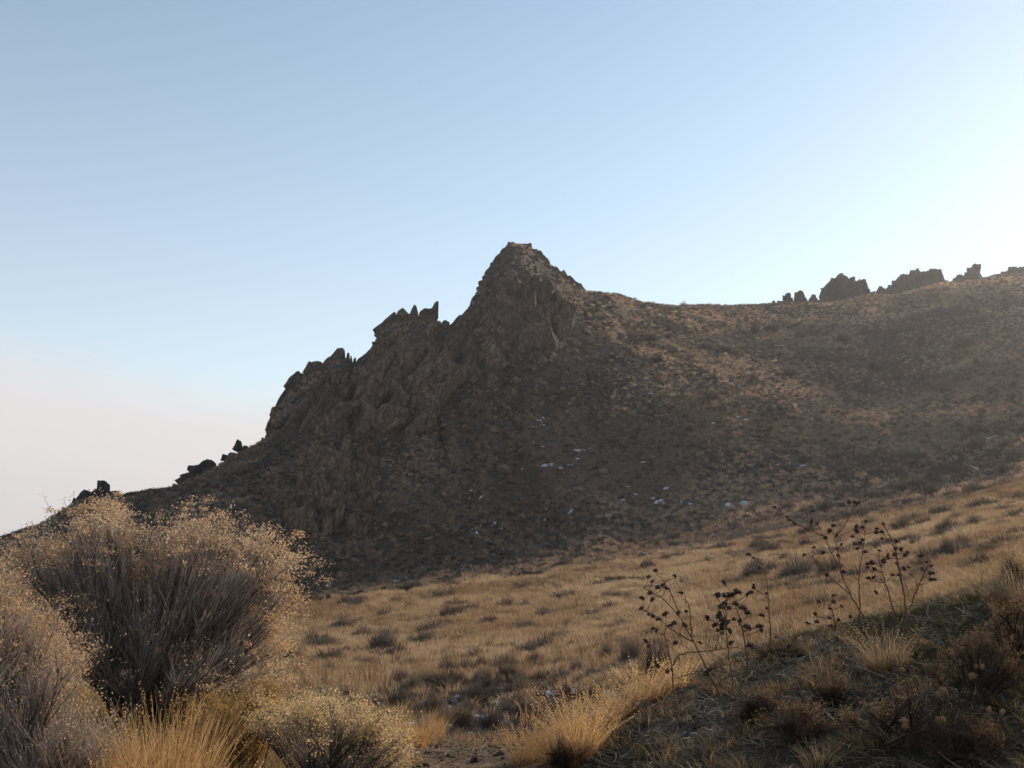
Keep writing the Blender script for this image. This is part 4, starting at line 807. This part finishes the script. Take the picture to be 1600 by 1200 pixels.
def stalk(label,poly,heads,side=6,rad=.0062,hr=.0150,hm=None,leaves=7,group=None,name='dried_sunflower',extra=(),lr=.03):
    """poly: photograph points from root to tip; heads: points of seed heads"""
    B,d=on_ground(*poly[0]); root=thing(name,label,'dried plant',tuple(B),group); dy=rng.uniform(-.12,.12)
    def p3(u,v,q=0): return np.array([float(w) for w in place(u,v,d+q)])-B
    def path(pl,r0,r1,nm,q0=0,q1=0):
        P_=np.array([p3(u,v,q0+(q1-q0)*i/(len(pl)-1)) for i,(u,v) in enumerate(pl)]); 
        s=np.linspace(0,len(P_)-1,len(P_)*3); P_=np.stack([np.interp(s,np.arange(len(P_)),P_[:,c]) for c in range(3)],-1); P_[1:-1]+=rng.normal(0,.0025,(len(P_)-2,3))
        g=G(); g.add(*tubes(P_[None],np.linspace(r0,r1,len(P_))[None],5)); g.obj(nm,M_stem,root); return P_
    pl=[poly[0]]+list(poly[1:]); main=path(pl,rad,rad*.35,'stalk',0,dy); lines=[main]
    for e in extra: lines.append(path(e,rad*.7,rad*.3,'branch',dy*.5,dy))
    hm=hm or HEADS
    def head(P_): return link(hm[int(rng.integers(len(hm)))],'seed_head',root,loc=tuple(P_),rot=(rng.normal(0,.5),rng.normal(0,.5),rng.uniform(0,6)),scl=(hr*rng.uniform(.7,1.15),hr*rng.uniform(.7,1.15),hr*rng.uniform(.6,1.1)))
    for h in heads:                                         # each head on its own thin twig
        H=p3(*h,dy+rng.normal(0,.05)); allp=np.concatenate(lines); dist=np.linalg.norm(allp-H,axis=1)+np.where(allp[:,2]>H[2]-.02,.5,0); A=allp[dist.argmin()]
        g=G(); mid=(A+H)/2+rng.normal(0,.012,3)-[0,0,.012]; g.add(*tubes(bez(A[None],mid[None],H[None],5),np.linspace(rad*.42,rad*.28,5)[None],3)); g.obj('branch',M_stem,root); head(H)
    for k in range(int(side*1.6)):
        A=lines[rng.integers(len(lines))]; A=A[rng.integers(len(A)//2,len(A))]; L_=rng.uniform(.06,.16); dr=unit(rng.normal(size=3)*[1,.7,.3]+[0,0,.8]); H=A+dr*L_
        g=G(); g.add(*tubes(bez(A[None],(A+dr*L_*.5+rng.normal(0,.012,3))[None],H[None],4),np.linspace(rad*.38,rad*.25,4)[None],3)); g.obj('branch',M_stem,root)
        if rng.random()<.75: head(H)
    for k in range(leaves):
        A=lines[rng.integers(len(lines))]; A=A[rng.integers(1,len(A))]; s=lr*rng.uniform(.5,1.1); link(LEAF,'dry_leaf',root,loc=tuple(A),rot=(rng.normal(0,.4),rng.normal(0.3,.5),rng.uniform(0,6.3)),scl=(s,s,s))
    return root
stalk('long dried sunflower leaning left with heads fanned at its top, leftmost in the row',[(1135,1106),(1112,1062),(1085,1003),(1062,965),(1038,936),(1005,919)],[(1002,950),(1014,960),(1020,962),(1016,926),(1013,901),(1024,891),(1035,914),(1041,918),(1064,926),(1072,955),(1060,957),(1029,967),(1037,960),(1070,976),(1048,977)],5,extra=[[(1085,1003),(1050,985),(1025,962),(1004,951)],[(1062,965),(1050,930),(1034,902)],[(1080,995),(1078,950),(1066,924)]],leaves=14)
stalk('thin dried sunflower with one stem bent level to the right, before the leaning one',[(1062,1130),(1056,1092),(1050,1050),(1042,1000),(1037,985)],[(1020,982),(1026,985),(1009,1001),(1013,1009),(1027,1040),(1050,1046),(1043,1049),(1109,1046)],4,extra=[[(1052,1040),(1060,1024),(1075,1019),(1110,1016),(1150,1012)]],leaves=12)
stalk('upright dried sunflower crowded with dark heads in the middle of the stalk row',[(1158,1150),(1150,1100),(1142,1045),(1135,990),(1133,940)],[(1132,930),(1138,929),(1150,943),(1133,942),(1124,960),(1126,965),(1129,975),(1135,972),(1139,949),(1129,980),(1140,985),(1142,1004),(1110,1045),(1152,925),(1105,1052)],7,leaves=10,hr=.019)
stalk('dried sunflower with a thick base just right of the crowded one',[(1168,1062),(1166,1020),(1160,985),(1154,960),(1146,930)],[(1151,922),(1156,970),(1165,978),(1171,980),(1183,978),(1189,979),(1190,984),(1147,967),(1174,1010)],4,leaves=9,hr=.018)
stalk('single slender dried sunflower standing apart on the crest',[(1203,1018),(1204,985),(1202,950),(1199,915),(1193,880)],[(1169,866),(1177,872),(1186,887),(1177,918),(1178,914),(1193,962),(1198,950),(1212,996)],1,extra=[[(1194,885),(1184,874),(1170,865)],[(1201,935),(1190,926),(1178,920)]],leaves=8,rad=.006)
stalk('tallest dried sunflower leaning left over the meadow from the mound crest',[(1366,996),(1352,968),(1335,938),(1318,905),(1302,870),(1288,838),(1270,808)],[(1230,807),(1233,812),(1241,817),(1268,815),(1270,798),(1277,818),(1272,855),(1308,857),(1310,868),(1302,821),(1296,830),(1290,840),(1338,823),(1336,785),(1341,786),(1327,785),(1292,898)],5,extra=[[(1288,838),(1262,826),(1243,818),(1228,806)],[(1330,930),(1295,900),(1272,875),(1262,865)],[(1318,905),(1312,880),(1305,840)]],leaves=14)
stalk('dried sunflower rising beside the tallest one, its heads against the shaded hill',[(1340,985),(1344,950),(1342,905),(1346,870),(1352,835)],[(1353,814),(1332,838),(1338,828),(1336,850),(1345,848),(1370,826),(1369,832),(1340,857)],3,leaves=9)
stalk('dense dried sunflower thick with curled leaves, second from the right end of the row',[(1404,1006),(1398,965),(1390,930),(1382,905),(1374,880)],[(1364,880),(1366,888),(1380,876),(1388,872),(1365,902),(1357,903),(1374,860),(1382,878),(1395,898),(1369,925)],5,leaves=24)
stalk('tall dried sunflower whose stem rises straight from in front of the mound crest',[(1430,1028),(1424,990),(1414,945),(1408,905),(1403,872),(1392,840),(1380,818)],[(1380,818),(1401,845),(1408,858),(1414,867),(1398,866),(1412,888),(1401,880),(1370,831),(1352,862)],4,extra=[[(1410,915),(1402,880),(1400,850)]],leaves=14)
stalk('dried sunflower spreading right with small heads at the right end of the row',[(1418,962),(1426,940),(1436,915),(1446,890),(1454,878)],[(1440,868),(1436,869),(1455,884),(1461,905),(1441,888),(1454,905),(1448,878),(1422,897),(1458,895)],4,leaves=16)
stalk('short dried sunflower stub with a cluster of heads left of the tall ones',[(1308,1002),(1306,980),(1302,960),(1296,945)],[(1297,950),(1303,940),(1296,965),(1310,968),(1273,958),(1262,973),(1274,959),(1276,971),(1329,963),(1299,978),(1303,930)],2,leaves=6)
stalk('few dark seed heads on thin stems low in the straw left of the wash',[(475,1100),(470,1085),(466,1072)],[(460,1070),(458,1079),(466,1076),(503,1062),(547,1052),(511,1068),(525,1057)],0,leaves=0,hr=.024)
# golden heads on the mound, near the camera
for pts,foot_px,lab in [([(1443,1000),(1454,1005),(1441,1004)],(1448,1060),'pair of golden seed heads beside the bunchgrass on the mound'),([(1424,1033),(1421,1023)],(1430,1085),'big golden seed head with a smaller one above it, right of the bunchgrass'),([(1409,1046)],(1414,1090),'single golden seed head close to the bunchgrass shadow'),
    ([(1484,1016),(1502,1017),(1507,1015)],(1510,1085),'three brown seed heads in line in front of the brown weed bush'),([(1519,1056)],(1540,1130),'largest glowing golden seed head, alone on its stem'),([(1525,1041),(1535,1041),(1529,1033)],(1542,1110),'three small seed heads above the largest golden one'),
    ([(1475,1078),(1468,1085)],(1492,1150),'golden seed head at the end of a long slanting stem'),([(1545,1108),(1566,1112)],(1560,1180),'two golden seed heads near the lower right corner'),([(1466,1125),(1473,1124)],(1478,1190),'two golden seed heads side by side low on the mound'),
    ([(1413,1125),(1415,1134)],(1420,1180),'two small brown seed heads one above the other'),([(1454,1178)],(1456,1215),'golden seed head at the bottom edge'),([(1520,1187),(1514,1192)],(1522,1225),'golden seed heads at the very bottom right'),([(1583,995),(1582,990),(1589,980)],(1592,1050),'cluster of round golden heads near the right edge')]:
    b=foot_px if foot_px[1]<1199 else (foot_px[0],1198)
    stalk(lab,[b,((b[0]+pts[0][0])/2+3,(b[1]+pts[0][1])/2+4),(pts[0][0]+1,pts[0][1]+5)],pts,0,rad=.003,hr=.0165,hm=LHEADS,leaves=0,name='dried_flower')
# bleached curled stalks and a dead branch on the mound
def curl(name,label,pl,r,mat,lift=.02):
    x,y,z,d=hit([q[0] for q in pl],[q[1] for q in pl]); B=np.array([x[0],y[0],z[0]]); P_=np.stack([x,y,z],-1)-B; P_[:,2]+=lift*np.sin(np.linspace(.2,3,len(pl)))+.006
    s=np.linspace(0,len(P_)-1,12); P_=np.stack([np.interp(s,np.arange(len(P_)),P_[:,c]) for c in range(3)],-1)
    g=G(); g.add(*tubes(P_[None],(r*np.sin(np.linspace(.3,2.9,12)))[None],5)); o=g.obj(name,mat); o.location=tuple(B); tag(o,label,'twig')
curl('pale_stalk','pale curled stalk lying left of the bunchgrass on the mound',[(1341,1040),(1352,1043),(1365,1040)],.006,M_pale_o)
curl('pale_stalk','short white stalk standing on the mound crest',[(1450,970),(1451,962),(1450,955)],.006,M_pale_o,.06)
curl('pale_stalk','bent white stalk lying near the middle of the mound',[(1268,1045),(1274,1036),(1280,1028)],.005,M_pale_o,.03)
curl('fallen_branch','dark dead branch arching along the mound crest behind the tall stalks',[(1370,968),(1390,957),(1410,950),(1436,945),(1455,941)],.009,M_bark,.05)
curl('fallen_branch','pale fallen twigs beside the lower end of the bare path',[(745,1178),(760,1168),(778,1176),(800,1170)],.006,M_litter,.03)
